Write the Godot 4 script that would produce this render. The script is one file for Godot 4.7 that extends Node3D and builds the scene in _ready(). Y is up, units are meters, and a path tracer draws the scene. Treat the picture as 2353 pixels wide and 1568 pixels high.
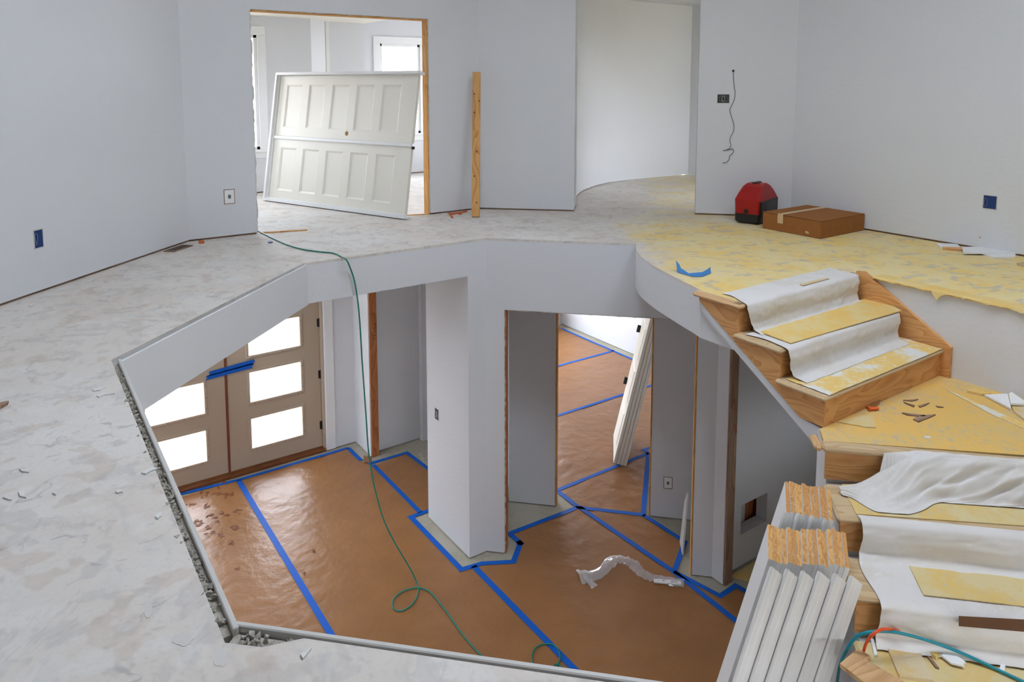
extends Node3D
# A house under construction: an octagonal opening in an upper floor looks down on a papered foyer.
# World axes follow the building: -z towards the street front, +x towards the stair side; p and q are the two diagonals.

const EYE := 1.41          # eye above the upper floor (y = 0)
const LF := -3.09          # lower floor
const CEIL := 2.6          # side rooms
const HALL := 4.6          # hall with skylights
const SOFFIT := -0.333
const RISE := 0.193
const S := 0.70710678
const FOCAL := 1696.25     # pixels of the 2353 x 1568 frame
const CX := 1176.5
const CY := 374.0
const YAW := 34.586
const PITCH := 6.0535

var fwd: Vector3
var rgt: Vector3
var upv: Vector3
var M := {}
var names := {}
var rng := RandomNumberGenerator.new()
var relief := FastNoiseLite.new()

# ---------------------------------------------------------------- camera geometry
func ray(x: float, y: float) -> Vector3:
	return fwd + rgt * ((x - CX) / FOCAL) - upv * ((y - CY) / FOCAL)

func px(x: float, y: float, h := 0.0) -> Vector3:      # photo pixel -> point on the level y = h
	var d := ray(x, y)
	return Vector3(0, EYE, 0) + d * ((h - EYE) / d.y)

func pw(x: float, y: float, p: Vector3, n: Vector3) -> Vector3:   # photo pixel -> point on a wall plane
	var d := ray(x, y)
	var e := Vector3(0, EYE, 0)
	return e + d * ((p - e).dot(n) / d.dot(n))

func pq(p: float, q: float, y := 0.0) -> Vector3:
	return Vector3((p - q) * S, y, -(p + q) * S)

func v2(v: Vector3) -> Vector2:
	return Vector2(v.x, v.z)

# ---------------------------------------------------------------- mesh helpers
func st() -> SurfaceTool:
	var s := SurfaceTool.new()
	s.begin(Mesh.PRIMITIVE_TRIANGLES)
	s.set_smooth_group(-1)
	return s

func tri(s: SurfaceTool, a: Vector3, b: Vector3, c: Vector3, ua := Vector2.ZERO, ub := Vector2.ZERO, uc := Vector2.ZERO) -> void:
	s.set_uv(ua); s.add_vertex(a)
	s.set_uv(ub); s.add_vertex(b)
	s.set_uv(uc); s.add_vertex(c)

func quad(s: SurfaceTool, a: Vector3, b: Vector3, c: Vector3, d: Vector3) -> void:
	var u := (b - a).length()
	var v := (d - a).length()
	tri(s, a, b, c, Vector2(0, 0), Vector2(u, 0), Vector2(u, v))
	tri(s, a, c, d, Vector2(0, 0), Vector2(u, v), Vector2(0, v))

func quad_uv(s: SurfaceTool, a: Vector3, b: Vector3, c: Vector3, d: Vector3, ua: Vector2, ub: Vector2, uc: Vector2, ud: Vector2) -> void:
	tri(s, a, b, c, ua, ub, uc)
	tri(s, a, c, d, ua, uc, ud)

func numbered(called: String) -> String:
	if not names.has(called):
		names[called] = 0
		return called
	names[called] += 1
	return "%s_%03d" % [called, names[called]]

func tag(o: Node3D, label: String, category := "", group := "", kind := "") -> Node3D:
	if label: o.set_meta("label", label)
	if category: o.set_meta("category", category)
	if group: o.set_meta("group", group)
	if kind: o.set_meta("kind", kind)
	return o

func thing(called: String, label: String, category: String, at := Vector3.ZERO, group := "") -> Node3D:
	var o := Node3D.new()
	o.name = numbered(called)
	add_child(o)
	o.position = at
	tag(o, label, category, group)
	return o

# commits a SurfaceTool given in world coordinates; under a parent the vertices stay where they are
func put(called: String, s: SurfaceTool, m: Material, parent: Node = self, smooth := true) -> MeshInstance3D:
	if smooth: s.generate_normals()
	var o := MeshInstance3D.new()
	o.mesh = s.commit()
	o.material_override = m
	if parent == self:
		o.name = numbered(called)
		add_child(o)
	else:
		o.name = called
		parent.add_child(o, true)
		var t := Transform3D()
		var n: Node = parent
		while n != self:
			t = (n as Node3D).transform * t
			n = n.get_parent()
		o.transform = t.affine_inverse()
	return o

func struct(called: String, s: SurfaceTool, m: Material, label: String, category := "wall") -> MeshInstance3D:
	var o := put(called, s, m)
	tag(o, label, category, "", "structure")
	return o

# vertical prism over a plan polygon (x, z)
func prism(s: SurfaceTool, poly: PackedVector2Array, y0: float, y1: float, caps := 3) -> void:
	if Geometry2D.is_polygon_clockwise(poly): poly.reverse()
	var n := poly.size()
	for i in n:
		var a := poly[i]
		var b := poly[(i + 1) % n]
		quad(s, Vector3(a.x, y0, a.y), Vector3(b.x, y0, b.y), Vector3(b.x, y1, b.y), Vector3(a.x, y1, a.y))
	var t := Geometry2D.triangulate_polygon(poly)
	for i in range(0, t.size(), 3):
		var a := poly[t[i]]
		var b := poly[t[i + 1]]
		var c := poly[t[i + 2]]
		if caps & 1: tri(s, Vector3(a.x, y1, a.y), Vector3(b.x, y1, b.y), Vector3(c.x, y1, c.y), a, b, c)
		if caps & 2: tri(s, Vector3(a.x, y0, a.y), Vector3(c.x, y0, c.y), Vector3(b.x, y0, b.y), a, c, b)

# prism over a polygon given in a plane: corners as 3D points, pushed along d
func slab(s: SurfaceTool, pts: Array, d: Vector3) -> void:
	var n := pts.size()
	var nn: Vector3 = d.normalized()
	var ex: Vector3 = (pts[1] - pts[0]).normalized()
	var ey: Vector3 = nn.cross(ex)
	var flat := PackedVector2Array()
	for p: Vector3 in pts: flat.append(Vector2(p.dot(ex), p.dot(ey)))
	var t := Geometry2D.triangulate_polygon(flat)
	for i in range(0, t.size(), 3):
		var a: Vector3 = pts[t[i]]
		var b: Vector3 = pts[t[i + 1]]
		var c: Vector3 = pts[t[i + 2]]
		tri(s, a, b, c, flat[t[i]], flat[t[i + 1]], flat[t[i + 2]])
		tri(s, a + d, c + d, b + d, flat[t[i]], flat[t[i + 2]], flat[t[i + 1]])
	for i in n:
		var a: Vector3 = pts[i]
		var b: Vector3 = pts[(i + 1) % n]
		quad(s, a, b, b + d, a + d)

# box with chamfered edges in a frame; uv u runs along the longest side
func box(s: SurfaceTool, t: Transform3D, size: Vector3, bevel := 0.0) -> void:
	var h := size / 2.0
	var b := minf(bevel, minf(h.x, minf(h.y, h.z)) * 0.9)
	var long_axis := size.max_axis_index()
	var off := Vector2(rng.randf() * 7.0, rng.randf() * 7.0)
	var faces := []
	for ax in 3:
		for sg in [-1.0, 1.0]:
			var u := (ax + 1) % 3
			var v := (ax + 2) % 3
			var c := []
			for k in [[-1, -1], [1, -1], [1, 1], [-1, 1]]:
				var p := Vector3.ZERO
				p[ax] = sg * h[ax]
				p[u] = k[0] * (h[u] - b)
				p[v] = k[1] * (h[v] - b)
				c.append(p)
			if sg < 0: c.reverse()
			faces.append(c)
			var uv := []
			for p: Vector3 in c:
				var la := p[long_axis] if ax != long_axis else p[u]
				var lb := p[v if u == long_axis else u] if ax != long_axis else p[v]
				uv.append(Vector2(la, lb) + off)
			quad_uv(s, t * c[0], t * c[3], t * c[2], t * c[1], uv[0], uv[3], uv[2], uv[1])
	if b <= 0.0: return
	for ax in 3:                                          # edge strips
		var u := (ax + 1) % 3
		var v := (ax + 2) % 3
		for k in [[-1, -1], [1, -1], [1, 1], [-1, 1]]:
			var a0 := Vector3.ZERO
			var b0 := Vector3.ZERO
			a0[u] = k[0] * h[u]; a0[v] = k[1] * (h[v] - b)
			b0[u] = k[0] * (h[u] - b); b0[v] = k[1] * h[v]
			var a1 := a0
			var b1 := b0
			a0[ax] = -h[ax] + b; b0[ax] = -h[ax] + b; a1[ax] = h[ax] - b; b1[ax] = h[ax] - b
			quad_uv(s, t * a0, t * b0, t * b1, t * a1, off, off + Vector2(0, b), off + Vector2(0.1, b), off + Vector2(0.1, 0))
	for i in 8:
		var g := Vector3(1 if i & 1 else -1, 1 if i & 2 else -1, 1 if i & 4 else -1)
		var p := g * h
		tri(s, t * (p - Vector3(0, g.y * b, g.z * b)), t * (p - Vector3(g.x * b, 0, g.z * b)), t * (p - Vector3(g.x * b, g.y * b, 0)), off, off, off)

func frame(at: Vector3, xdir: Vector3, ydir := Vector3.UP) -> Transform3D:
	var x := xdir.normalized()
	var z := x.cross(ydir).normalized()
	var y := z.cross(x).normalized()
	return Transform3D(Basis(x, y, z), at)

# a bar between two points; w along «side», h along the remaining axis
func bar(s: SurfaceTool, a: Vector3, b: Vector3, w: float, h: float, updir := Vector3.UP, bevel := 0.0) -> void:
	box(s, frame((a + b) / 2.0, b - a, updir), Vector3((b - a).length(), h, w), bevel)

func tube(s: SurfaceTool, pts: PackedVector3Array, r: float, sides := 8) -> void:
	s.set_smooth_group(0)
	var rings := []
	var n := pts.size()
	var ref := Vector3.UP
	for i in n:
		var d := (pts[mini(i + 1, n - 1)] - pts[maxi(i - 1, 0)]).normalized()
		if absf(d.dot(ref)) > 0.95: ref = Vector3.RIGHT if absf(d.x) < 0.9 else Vector3.BACK
		var u := d.cross(ref).normalized()
		var v := d.cross(u).normalized()
		ref = -v if v.dot(ref) < 0 else v
		var ring := []
		for k in sides:
			var a := TAU * k / sides
			ring.append(pts[i] + (u * cos(a) + v * sin(a)) * r)
		rings.append(ring)
	for i in n - 1:
		for k in sides:
			var k2 := (k + 1) % sides
			quad(s, rings[i][k], rings[i + 1][k], rings[i + 1][k2], rings[i][k2])
	for k in range(1, sides - 1):
		tri(s, rings[0][0], rings[0][k], rings[0][k + 1])
		tri(s, rings[n - 1][0], rings[n - 1][k + 1], rings[n - 1][k])

func curve(pts: Array, step := 0.03) -> PackedVector3Array:
	var out := PackedVector3Array()
	var n := pts.size()
	for i in n - 1:
		var a: Vector3 = pts[maxi(i - 1, 0)]
		var b: Vector3 = pts[i]
		var c: Vector3 = pts[i + 1]
		var d: Vector3 = pts[mini(i + 2, n - 1)]
		var k := maxi(3, int((c - b).length() / step))
		for j in k:
			out.append(b.cubic_interpolate(c, a, d, float(j) / k))
	out.append(pts[n - 1])
	return out

# a straight wall from a to b (plan), thickness t to the left of the walk, with openings [from, to, sill, head] along it
func wall(s: SurfaceTool, a: Vector3, b: Vector3, t: float, y0: float, y1: float, holes := []) -> void:
	var d := Vector3(b.x - a.x, 0, b.z - a.z)
	var L := d.length()
	d /= L
	var n := Vector3(d.z, 0, -d.x)
	var at := 0.0
	var cuts := holes.duplicate()
	cuts.append([L, L, 0, 0])
	for c in cuts:
		if c[0] > at: _wallpiece(s, a, d, n, t, at, c[0], y0, y1)
		if c[1] > c[0]:
			if c[2] > y0: _wallpiece(s, a, d, n, t, c[0], c[1], y0, c[2])
			if c[3] < y1: _wallpiece(s, a, d, n, t, c[0], c[1], c[3], y1)
		at = c[1]

func _wallpiece(s: SurfaceTool, a: Vector3, d: Vector3, n: Vector3, t: float, s0: float, s1: float, y0: float, y1: float) -> void:
	var p0 := a + d * s0
	var p1 := a + d * s1
	prism(s, PackedVector2Array([v2(p0), v2(p1), v2(p1 + n * t), v2(p0 + n * t)]), y0, y1)

# a thin sheet over a parametric grid: f(u, v) -> point, thickness along the local normal
func sheet(s: SurfaceTool, nu: int, nv: int, f: Callable, thick := 0.0008) -> void:
	s.set_smooth_group(0)
	var g := []
	for i in nu + 1:
		var row := PackedVector3Array()
		for j in nv + 1: row.append(f.call(float(i) / nu, float(j) / nv))
		g.append(row)
	var nn := []
	for i in nu + 1:
		var row := PackedVector3Array()
		for j in nv + 1:
			var du: Vector3 = g[mini(i + 1, nu)][j] - g[maxi(i - 1, 0)][j]
			var dv: Vector3 = g[i][mini(j + 1, nv)] - g[i][maxi(j - 1, 0)]
			row.append(du.cross(dv).normalized() * thick)
		nn.append(row)
	for side in [0, 1]:
		for i in nu:
			for j in nv:
				var q := [[i, j], [i + 1, j], [i + 1, j + 1], [i, j + 1]]
				if side: q.reverse()
				var p := []
				var uv := []
				for k in q:
					p.append(g[k[0]][k[1]] + nn[k[0]][k[1]] * (0.5 if side == 0 else -0.5))
					uv.append(Vector2(float(k[0]) / nu, float(k[1]) / nv))
				quad_uv(s, p[0], p[1], p[2], p[3], uv[0], uv[1], uv[2], uv[3])

# tape or flat strip on a level: mitred ribbon with a little thickness
func ribbon(s: SurfaceTool, pts: Array, w: float, lift := 0.0015, thick := 0.0012, closed := false) -> void:
	var n := pts.size()
	var L := []
	var R := []
	for i in n:
		var p: Vector3 = pts[i]
		var pa: Vector3 = pts[(i - 1 + n) % n] if closed else pts[maxi(i - 1, 0)]
		var pb: Vector3 = pts[(i + 1) % n] if closed else pts[mini(i + 1, n - 1)]
		var d0 := (p - pa).normalized() if p != pa else (pb - p).normalized()
		var d1 := (pb - p).normalized() if p != pb else d0
		var n0 := Vector3(d0.z, 0, -d0.x)
		var n1 := Vector3(d1.z, 0, -d1.x)
		var m := (n0 + n1).normalized()
		var k := w / 2.0 / maxf(m.dot(n0), 0.4)
		L.append(p + m * k + Vector3.UP * lift)
		R.append(p - m * k + Vector3.UP * lift)
	var up := Vector3.UP * thick
	for i in (n if closed else n - 1):
		var j := (i + 1) % n
		quad(s, L[i] + up, L[j] + up, R[j] + up, R[i] + up)
		quad(s, L[i], L[j], L[j] + up, L[i] + up)
		quad(s, R[j], R[i], R[i] + up, R[j] + up)
	if not closed:
		quad(s, R[0], L[0], L[0] + up, R[0] + up)
		quad(s, L[n - 1], R[n - 1], R[n - 1] + up, L[n - 1] + up)

# paper laid on the floor: the polygon cut into a grid that crinkles by a few millimetres
func paper(s: SurfaceTool, poly: PackedVector2Array, h: float, cell := 0.05, amp := 0.006) -> void:
	s.set_smooth_group(0)
	var lo := poly[0]
	var hi := poly[0]
	for p in poly:
		lo = lo.min(p); hi = hi.max(p)
	var nx := int(ceil((hi.x - lo.x) / cell))
	var nz := int(ceil((hi.y - lo.y) / cell))
	for i in nx:
		for j in nz:
			var a := lo + Vector2(i, j) * cell
			var c := PackedVector2Array([a, a + Vector2(cell, 0), a + Vector2(cell, cell), a + Vector2(0, cell)])
			for piece in Geometry2D.intersect_polygons(c, poly):
				if piece.size() < 3: continue
				for k in range(1, piece.size() - 1):
					var t := [piece[0], piece[k], piece[k + 1]]
					var v := []
					for p: Vector2 in t: v.append(Vector3(p.x, h + 0.0015 + amp * _crinkle(p), p.y))
					tri(s, v[0], v[2], v[1], t[0], t[2], t[1])

func _crinkle(p: Vector2) -> float:
	var a := relief.get_noise_2d(p.x * 1.0, p.y * 3.1)
	var b := relief.get_noise_2d(p.x * 3.3 + 40.0, p.y * 2.0 + 9.0)
	return pow(1.0 - absf(a), 4.0) * 0.7 + pow(1.0 - absf(b), 6.0) * 0.5 + 0.2 * a

# ---------------------------------------------------------------- materials
func noise(sd: int, freq: float, oct := 3) -> FastNoiseLite:
	var f := FastNoiseLite.new()
	f.noise_type = FastNoiseLite.TYPE_SIMPLEX_SMOOTH
	f.seed = sd
	f.frequency = freq
	f.fractal_octaves = oct
	return f

func mat(called: String, c: Color, rough := 0.8, spec := 0.5) -> StandardMaterial3D:
	var m := StandardMaterial3D.new()
	m.resource_name = called
	m.albedo_color = c
	m.roughness = rough
	m.metallic_specular = spec
	M[called] = m
	return m

func rgb(r: float, g: float, b: float) -> Color:
	return Color(r / 255.0, g / 255.0, b / 255.0)

func ntex(n: FastNoiseLite, size: int, c0: Color, c1: Color, as_normal := false, bump := 4.0) -> NoiseTexture2D:
	var t := NoiseTexture2D.new()
	t.width = size
	t.height = size
	t.seamless = true
	t.noise = n
	t.as_normal_map = as_normal
	t.bump_strength = bump
	if not as_normal:
		var g := Gradient.new()
		g.set_color(0, c0)
		g.set_color(1, c1)
		t.color_ramp = g
	return t

# wood: grain along u; tones in sRGB
func wood_image(sd: int, light: Color, dark: Color, rings: float, knots := 0) -> ImageTexture:
	var w := 512
	var h := 256
	var im := Image.create(w, h, false, Image.FORMAT_RGB8)
	var a := noise(sd, 1.0, 2)
	var f := noise(sd + 5, 1.0, 2)
	for j in h:
		for i in w:
			var u := float(i) / w
			var v := float(j) / h
			var wob := a.get_noise_2d(u * 2.0, v * 2.5) * 0.8
			var r := (v + wob * 0.28) * rings
			var saw := r - floorf(r)
			var k := pow(saw, 2.2) * 0.75 + 0.35 * f.get_noise_2d(u * 9.0, v * 160.0)
			im.set_pixel(i, j, light.lerp(dark, clampf(k, 0.0, 1.0)))
	return ImageTexture.create_from_image(im)

func wood(called: String, sd: int, light: Color, dark: Color, rings: float, rough := 0.6, scale := Vector3(0.7, 2.2, 1)) -> StandardMaterial3D:
	var m := mat(called, Color.WHITE, rough, 0.4)
	m.albedo_texture = wood_image(sd, light, dark, rings)
	m.uv1_scale = scale
	return m

# the dusty sub-floor: scuffs, trowel marks, foot-worn streaks and, near the stair, ochre dust; x0..z1 in metres
func floor_image(w: int, h: int, x0: float, z0: float, x1: float, z1: float, ochre_all := -1.0, tone := 1.0) -> ImageTexture:
	var im := Image.create(w, h, false, Image.FORMAT_RGB8)
	var big := noise(3, 0.55, 3)
	var mid := noise(11, 2.2, 4)
	var fine := noise(21, 9.0, 3)
	var grit := noise(31, 45.0, 2)
	var streak := noise(41, 1.0, 4)
	var base := Color(0.89, 0.87, 0.845)
	var warm := Color(0.845, 0.80, 0.755)
	var grey := Color(0.745, 0.74, 0.735)
	var pale := Color(0.92, 0.92, 0.91)
	var ochre := Color(0.93, 0.78, 0.44)
	var straw := Color(0.905, 0.825, 0.60)
	var mauve := Color(0.735, 0.70, 0.675)
	base *= tone; warm *= tone; grey *= tone; pale *= tone
	for j in h:
		var z := lerpf(z0, z1, (j + 0.5) / h)
		for i in w:
			var x := lerpf(x0, x1, (i + 0.5) / w)
			var nb := big.get_noise_2d(x, z)
			var nm := mid.get_noise_2d(x, z)
			var nf := fine.get_noise_2d(x, z)
			var p := (x - z) * S
			var q := (-x - z) * S
			# marks dragged along the walking direction
			var sk := streak.get_noise_2d(p * 2.2 + nb * 1.5, q * 13.0)
			var sk2 := streak.get_noise_2d(x * 11.0 + 60.0 + nm, z * 3.0)
			var c := base
			c = c.lerp(warm, clampf(0.45 + nb * 0.8 + nm * 0.3, 0.0, 0.75))
			c = c.lerp(pale, clampf(nm * 0.9 + nf * 0.35 - 0.05, 0.0, 0.4))
			c = c.lerp(grey, clampf((sk2 - 0.2) * 1.3 + nf * 0.35, 0.0, 0.28) * clampf(0.45 + nb * 1.6, 0.0, 1.0))
			c = c.lerp(grey.darkened(0.1), clampf((sk - 0.42) * 1.8 + nf * 0.4, 0.0, 0.28) * clampf(0.4 + nm, 0.0, 1.0))
			var gr := grit.get_noise_2d(x, z)
			c = c.lerp(pale, clampf((nf + gr * 0.5 - 0.45) * 1.6, 0.0, 0.25))
			c = c.lerp(grey, clampf((gr - 0.3) * 1.2, 0.0, 0.18))
			# soft smudges, brown stains and thin drag lines
			var sm2 := mid.get_noise_2d(x * 1.9 + 31.0 + nm * 0.5, z * 1.5 - x * 0.6)
			c = c.lerp(Color(0.70, 0.68, 0.67) * tone, clampf((sm2 + nf * 0.5 - 0.16) * 1.3, 0.0, 0.24))
			c = c.lerp(Color(0.76, 0.68, 0.61) * tone, clampf((mid.get_noise_2d(x * 1.4 + 20.0, z * 1.4) + nf * 0.4 - 0.3) * 1.9, 0.0, 0.28))
			var line := absf(mid.get_noise_2d(x * 0.5 + 70.0 + nf * 0.03, z * 0.42))
			c = c.lerp(Color(0.60, 0.585, 0.575) * tone, clampf(1.0 - line * 55.0, 0.0, 0.4) * clampf(sk2 * 2.5 + 0.1, 0.0, 1.0))
			var sc := fine.get_noise_2d(x * 0.8 + z * 1.3 + 50.0 + nb * 2.0, z * 2.2 - x * 1.4 + nb * 3.0)
			c = c.lerp(Color(0.66, 0.625, 0.60) * tone, clampf((sc + sm2 * 0.5 - 0.45) * 2.0, 0.0, 0.16))
			var oc := ochre_all
			if oc < 0.0:
				oc = smoothstep(0.55, -0.45, q + nb * 0.35) * (1.0 - 0.55 * smoothstep(6.9, 8.3, p))
			if oc > 0.0:
				var y := clampf(oc * 1.55 - 0.3 + nm * 0.45 + nf * 0.25, 0.0, 1.0)
				var yc := straw.lerp(ochre, clampf(0.3 + nm * 0.9 + nf * 0.6, 0.0, 1.0))
				var sk3 := streak.get_noise_2d((x * 0.82 + z * 0.57) * 3.6 + nm, (x * 0.57 - z * 0.82) * 7.0 + nm)
				yc = yc.lerp(mauve, clampf((sk3 + nm * 0.3 - 0.2) * 3.0 + nf * 0.9, 0.0, 0.62))
				yc = yc.lerp(Color(0.86, 0.83, 0.72), clampf((nf - 0.3) * 2.0, 0.0, 0.6))
				c = c.lerp(yc, y * 0.95)
			im.set_pixel(i, j, c)
	return ImageTexture.create_from_image(im)

func floor_mat(called: String, w: int, h: int, x0: float, z0: float, x1: float, z1: float, oc := -1.0, tone := 1.0) -> StandardMaterial3D:
	var m := mat(called, Color.WHITE, 0.75, 0.35)
	m.albedo_texture = floor_image(w, h, x0, z0, x1, z1, oc, tone)
	m.uv1_scale = Vector3(1.0 / (x1 - x0), 1.0 / (z1 - z0), 1)
	m.uv1_offset = Vector3(-x0 / (x1 - x0), -z0 / (z1 - z0), 0)
	return m

# ochre saw dust over a sheet good: patches between two tones, in metres of uv
func dust_image(sd: int, a: Color, b: Color, c: Color, cover: float) -> ImageTexture:
	var n := 512
	var im := Image.create(n, n, false, Image.FORMAT_RGB8)
	var big := noise(sd, 3.0, 4)
	var fine := noise(sd + 1, 26.0, 3)
	for j in n:
		for i in n:
			var u := float(i) / n
			var v := float(j) / n
			# blended with its own shifted copy so that it tiles
			var k := big.get_noise_2d(u, v) * (1.0 - u) + big.get_noise_2d(u - 1.0, v) * u
			var f := fine.get_noise_2d(u, v) * (1.0 - u) + fine.get_noise_2d(u - 1.0, v) * u
			var col := a.lerp(b, clampf(cover + k * 2.6 + f * 0.7, 0.0, 1.0))
			col = col.lerp(c, clampf((f - 0.18) * 1.8 + (k - 0.1) * 0.8, 0.0, 0.7))
			im.set_pixel(i, j, col)
	return ImageTexture.create_from_image(im)

func dusty(called: String, sd: int, a: Color, b: Color, c: Color, cover: float, rough := 0.85, scale := 1.0) -> StandardMaterial3D:
	var m := mat(called, Color.WHITE, rough, 0.25)
	m.albedo_texture = dust_image(sd, a, b, c, cover)
	m.uv1_triplanar = true
	m.uv1_world_triplanar = true
	m.uv1_scale = Vector3.ONE * scale
	return m

func make_materials() -> void:
	relief = noise(77, 1.3, 3)
	var peel := ntex(noise(5, 0.06, 2), 256, Color.BLACK, Color.WHITE, true, 1.2)
	var w := mat("primed drywall", Color(0.868, 0.872, 0.88), 0.85, 0.3)
	w.normal_enabled = true
	w.normal_texture = peel
	w.normal_scale = 0.25
	w.uv1_triplanar = true
	w.uv1_world_triplanar = true
	w.uv1_scale = Vector3.ONE * 1.2
	mat("white trim paint", Color(0.93, 0.93, 0.925), 0.45)
	mat("cream door paint", Color(0.925, 0.905, 0.855), 0.5)
	mat("front door paint", Color(0.73, 0.66, 0.575), 0.5)
	mat("gypsum edge", Color(0.80, 0.79, 0.77), 0.95, 0.2)
	mat("dark bronze", Color(0.10, 0.085, 0.075), 0.4)
	mat("black plastic", Color(0.035, 0.035, 0.038), 0.45)
	mat("red plastic", rgb(160, 4, 2), 0.45)
	mat("red plastic deep", rgb(158, 6, 3), 0.5)
	mat("steel", Color(0.55, 0.56, 0.57), 0.4).metallic = 0.6
	mat("box blue", rgb(14, 52, 112), 0.5)
	mat("painter blue", rgb(14, 92, 190), 0.55, 0.35)
	mat("painter blue old", rgb(70, 130, 190), 0.6, 0.4)
	mat("teal hose", rgb(14, 128, 112), 0.38)
	mat("teal cord", rgb(0, 132, 148), 0.4)
	mat("orange cord", rgb(222, 78, 28), 0.45)
	mat("orange plastic", rgb(240, 110, 40), 0.5)
	mat("wire black", rgb(50, 60, 55), 0.6)
	mat("wire copper", rgb(168, 92, 60), 0.4)
	mat("putty", Color(0.87, 0.865, 0.85), 0.9, 0.2)
	mat("pencil", rgb(70, 56, 48), 0.8)
	mat("crayon", rgb(176, 70, 52), 0.8)
	mat("old compound", Color(0.82, 0.805, 0.785), 0.9, 0.2)
	mat("bounce dimming ceiling", Color(0.60, 0.54, 0.46), 0.9, 0.2)  # invented dull finish that weakens bounce off the unseen hall ceiling
	mat("rust scrap", rgb(196, 96, 36), 0.8)
	mat("astragal", rgb(120, 58, 30), 0.5)
	mat("packing tape", rgb(214, 184, 140), 0.35)
	mat("brown tape", rgb(96, 58, 34), 0.35)
	mat("cream sticker", rgb(222, 190, 120), 0.7)
	mat("sealant", rgb(150, 120, 60), 0.8)
	mat("pink print", rgb(205, 90, 90), 0.6)
	var gl := mat("clear glass", Color(1, 1, 1, 0.05), 0.02)
	gl.transparency = BaseMaterial3D.TRANSPARENCY_ALPHA
	var fr := mat("obscure glass", Color(0.95, 0.97, 1.0, 0.3), 0.18, 0.5)
	fr.transparency = BaseMaterial3D.TRANSPARENCY_ALPHA
	var film := mat("clear film", Color(0.93, 0.95, 0.97, 0.22), 0.12)
	film.transparency = BaseMaterial3D.TRANSPARENCY_ALPHA
	wood("pine stud", 1, rgb(222, 172, 108), rgb(186, 122, 66), 7.0, 0.75)
	wood("orange stud", 2, rgb(190, 122, 76), rgb(150, 84, 46), 6.0, 0.75)
	wood("grey stud", 3, rgb(164, 134, 110), rgb(118, 92, 74), 6.0, 0.8)
	wood("oak", 4, rgb(226, 172, 112), rgb(194, 132, 76), 9.0, 0.5)
	wood("oak pale", 6, rgb(216, 178, 132), rgb(186, 140, 94), 9.0, 0.55)
	wood("oak worn", 7, rgb(206, 180, 142), rgb(178, 148, 110), 8.0, 0.7)
	wood("mahogany sill", 8, rgb(128, 76, 40), rgb(96, 52, 26), 6.0, 0.5)
	for k in 4:
		wood("end grain %d" % k, 20 + k * 3, rgb(226 - k * 6, 178 - k * 7, 112 - k * 4), rgb(178, 118, 62), 5.0 + k * 1.5, 0.8, Vector3(5.0, 5.0, 1))
	# kraft paper
	var kp := mat("kraft paper", rgb(160, 111, 67), 0.34, 0.5)
	var fib := ntex(noise(51, 0.006, 5), 512, Color(0.93, 0.925, 0.92), Color(1.0, 1.0, 1.0))
	kp.albedo_texture = fib
	kp.uv1_triplanar = true
	kp.uv1_world_triplanar = true
	kp.uv1_scale = Vector3.ONE * 0.9
	kp.normal_enabled = true
	kp.normal_texture = ntex(noise(52, 0.012, 4), 512, Color.BLACK, Color.WHITE, true, 6.0)
	kp.normal_scale = 0.35
	var cb := mat("cardboard", rgb(160, 106, 60), 0.8, 0.25)
	cb.albedo_texture = ntex(noise(55, 0.03, 3), 256, Color(0.93, 0.92, 0.91), Color.WHITE)
	cb.uv1_triplanar = true
	cb.uv1_scale = Vector3.ONE * 2.0
	# sheets and boards on the stair
	dusty("paper runner", 61, Color(0.865, 0.85, 0.835), Color(0.84, 0.815, 0.78), Color(0.90, 0.89, 0.88), 0.25, 0.8, 0.8)
	dusty("dusty paper", 63, Color(0.885, 0.88, 0.87), rgb(232, 196, 118), Color(0.88, 0.87, 0.84), 0.72, 0.85, 0.9)
	dusty("ochre board", 65, rgb(226, 202, 142), rgb(232, 192, 110), rgb(214, 198, 158), 0.5, 0.85, 0.8)
	dusty("ochre landing", 67, rgb(230, 188, 108), rgb(222, 188, 122), rgb(192, 178, 156), 0.35, 0.85, 0.7)
	dusty("straw board", 69, rgb(216, 198, 150), rgb(222, 190, 120), rgb(202, 192, 164), 0.35, 0.85, 0.8)
	dusty("scrap board", 71, rgb(214, 196, 160), rgb(220, 182, 110), rgb(200, 190, 170), 0.2, 0.85, 1.2)
	dusty("lower slab", 73, rgb(178, 172, 156), rgb(166, 160, 142), rgb(190, 186, 174), 0.4, 0.8, 0.5)
	dusty("rubble", 75, rgb(186, 182, 172), rgb(160, 152, 140), rgb(196, 192, 184), 0.4, 0.95, 3.0)

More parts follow.
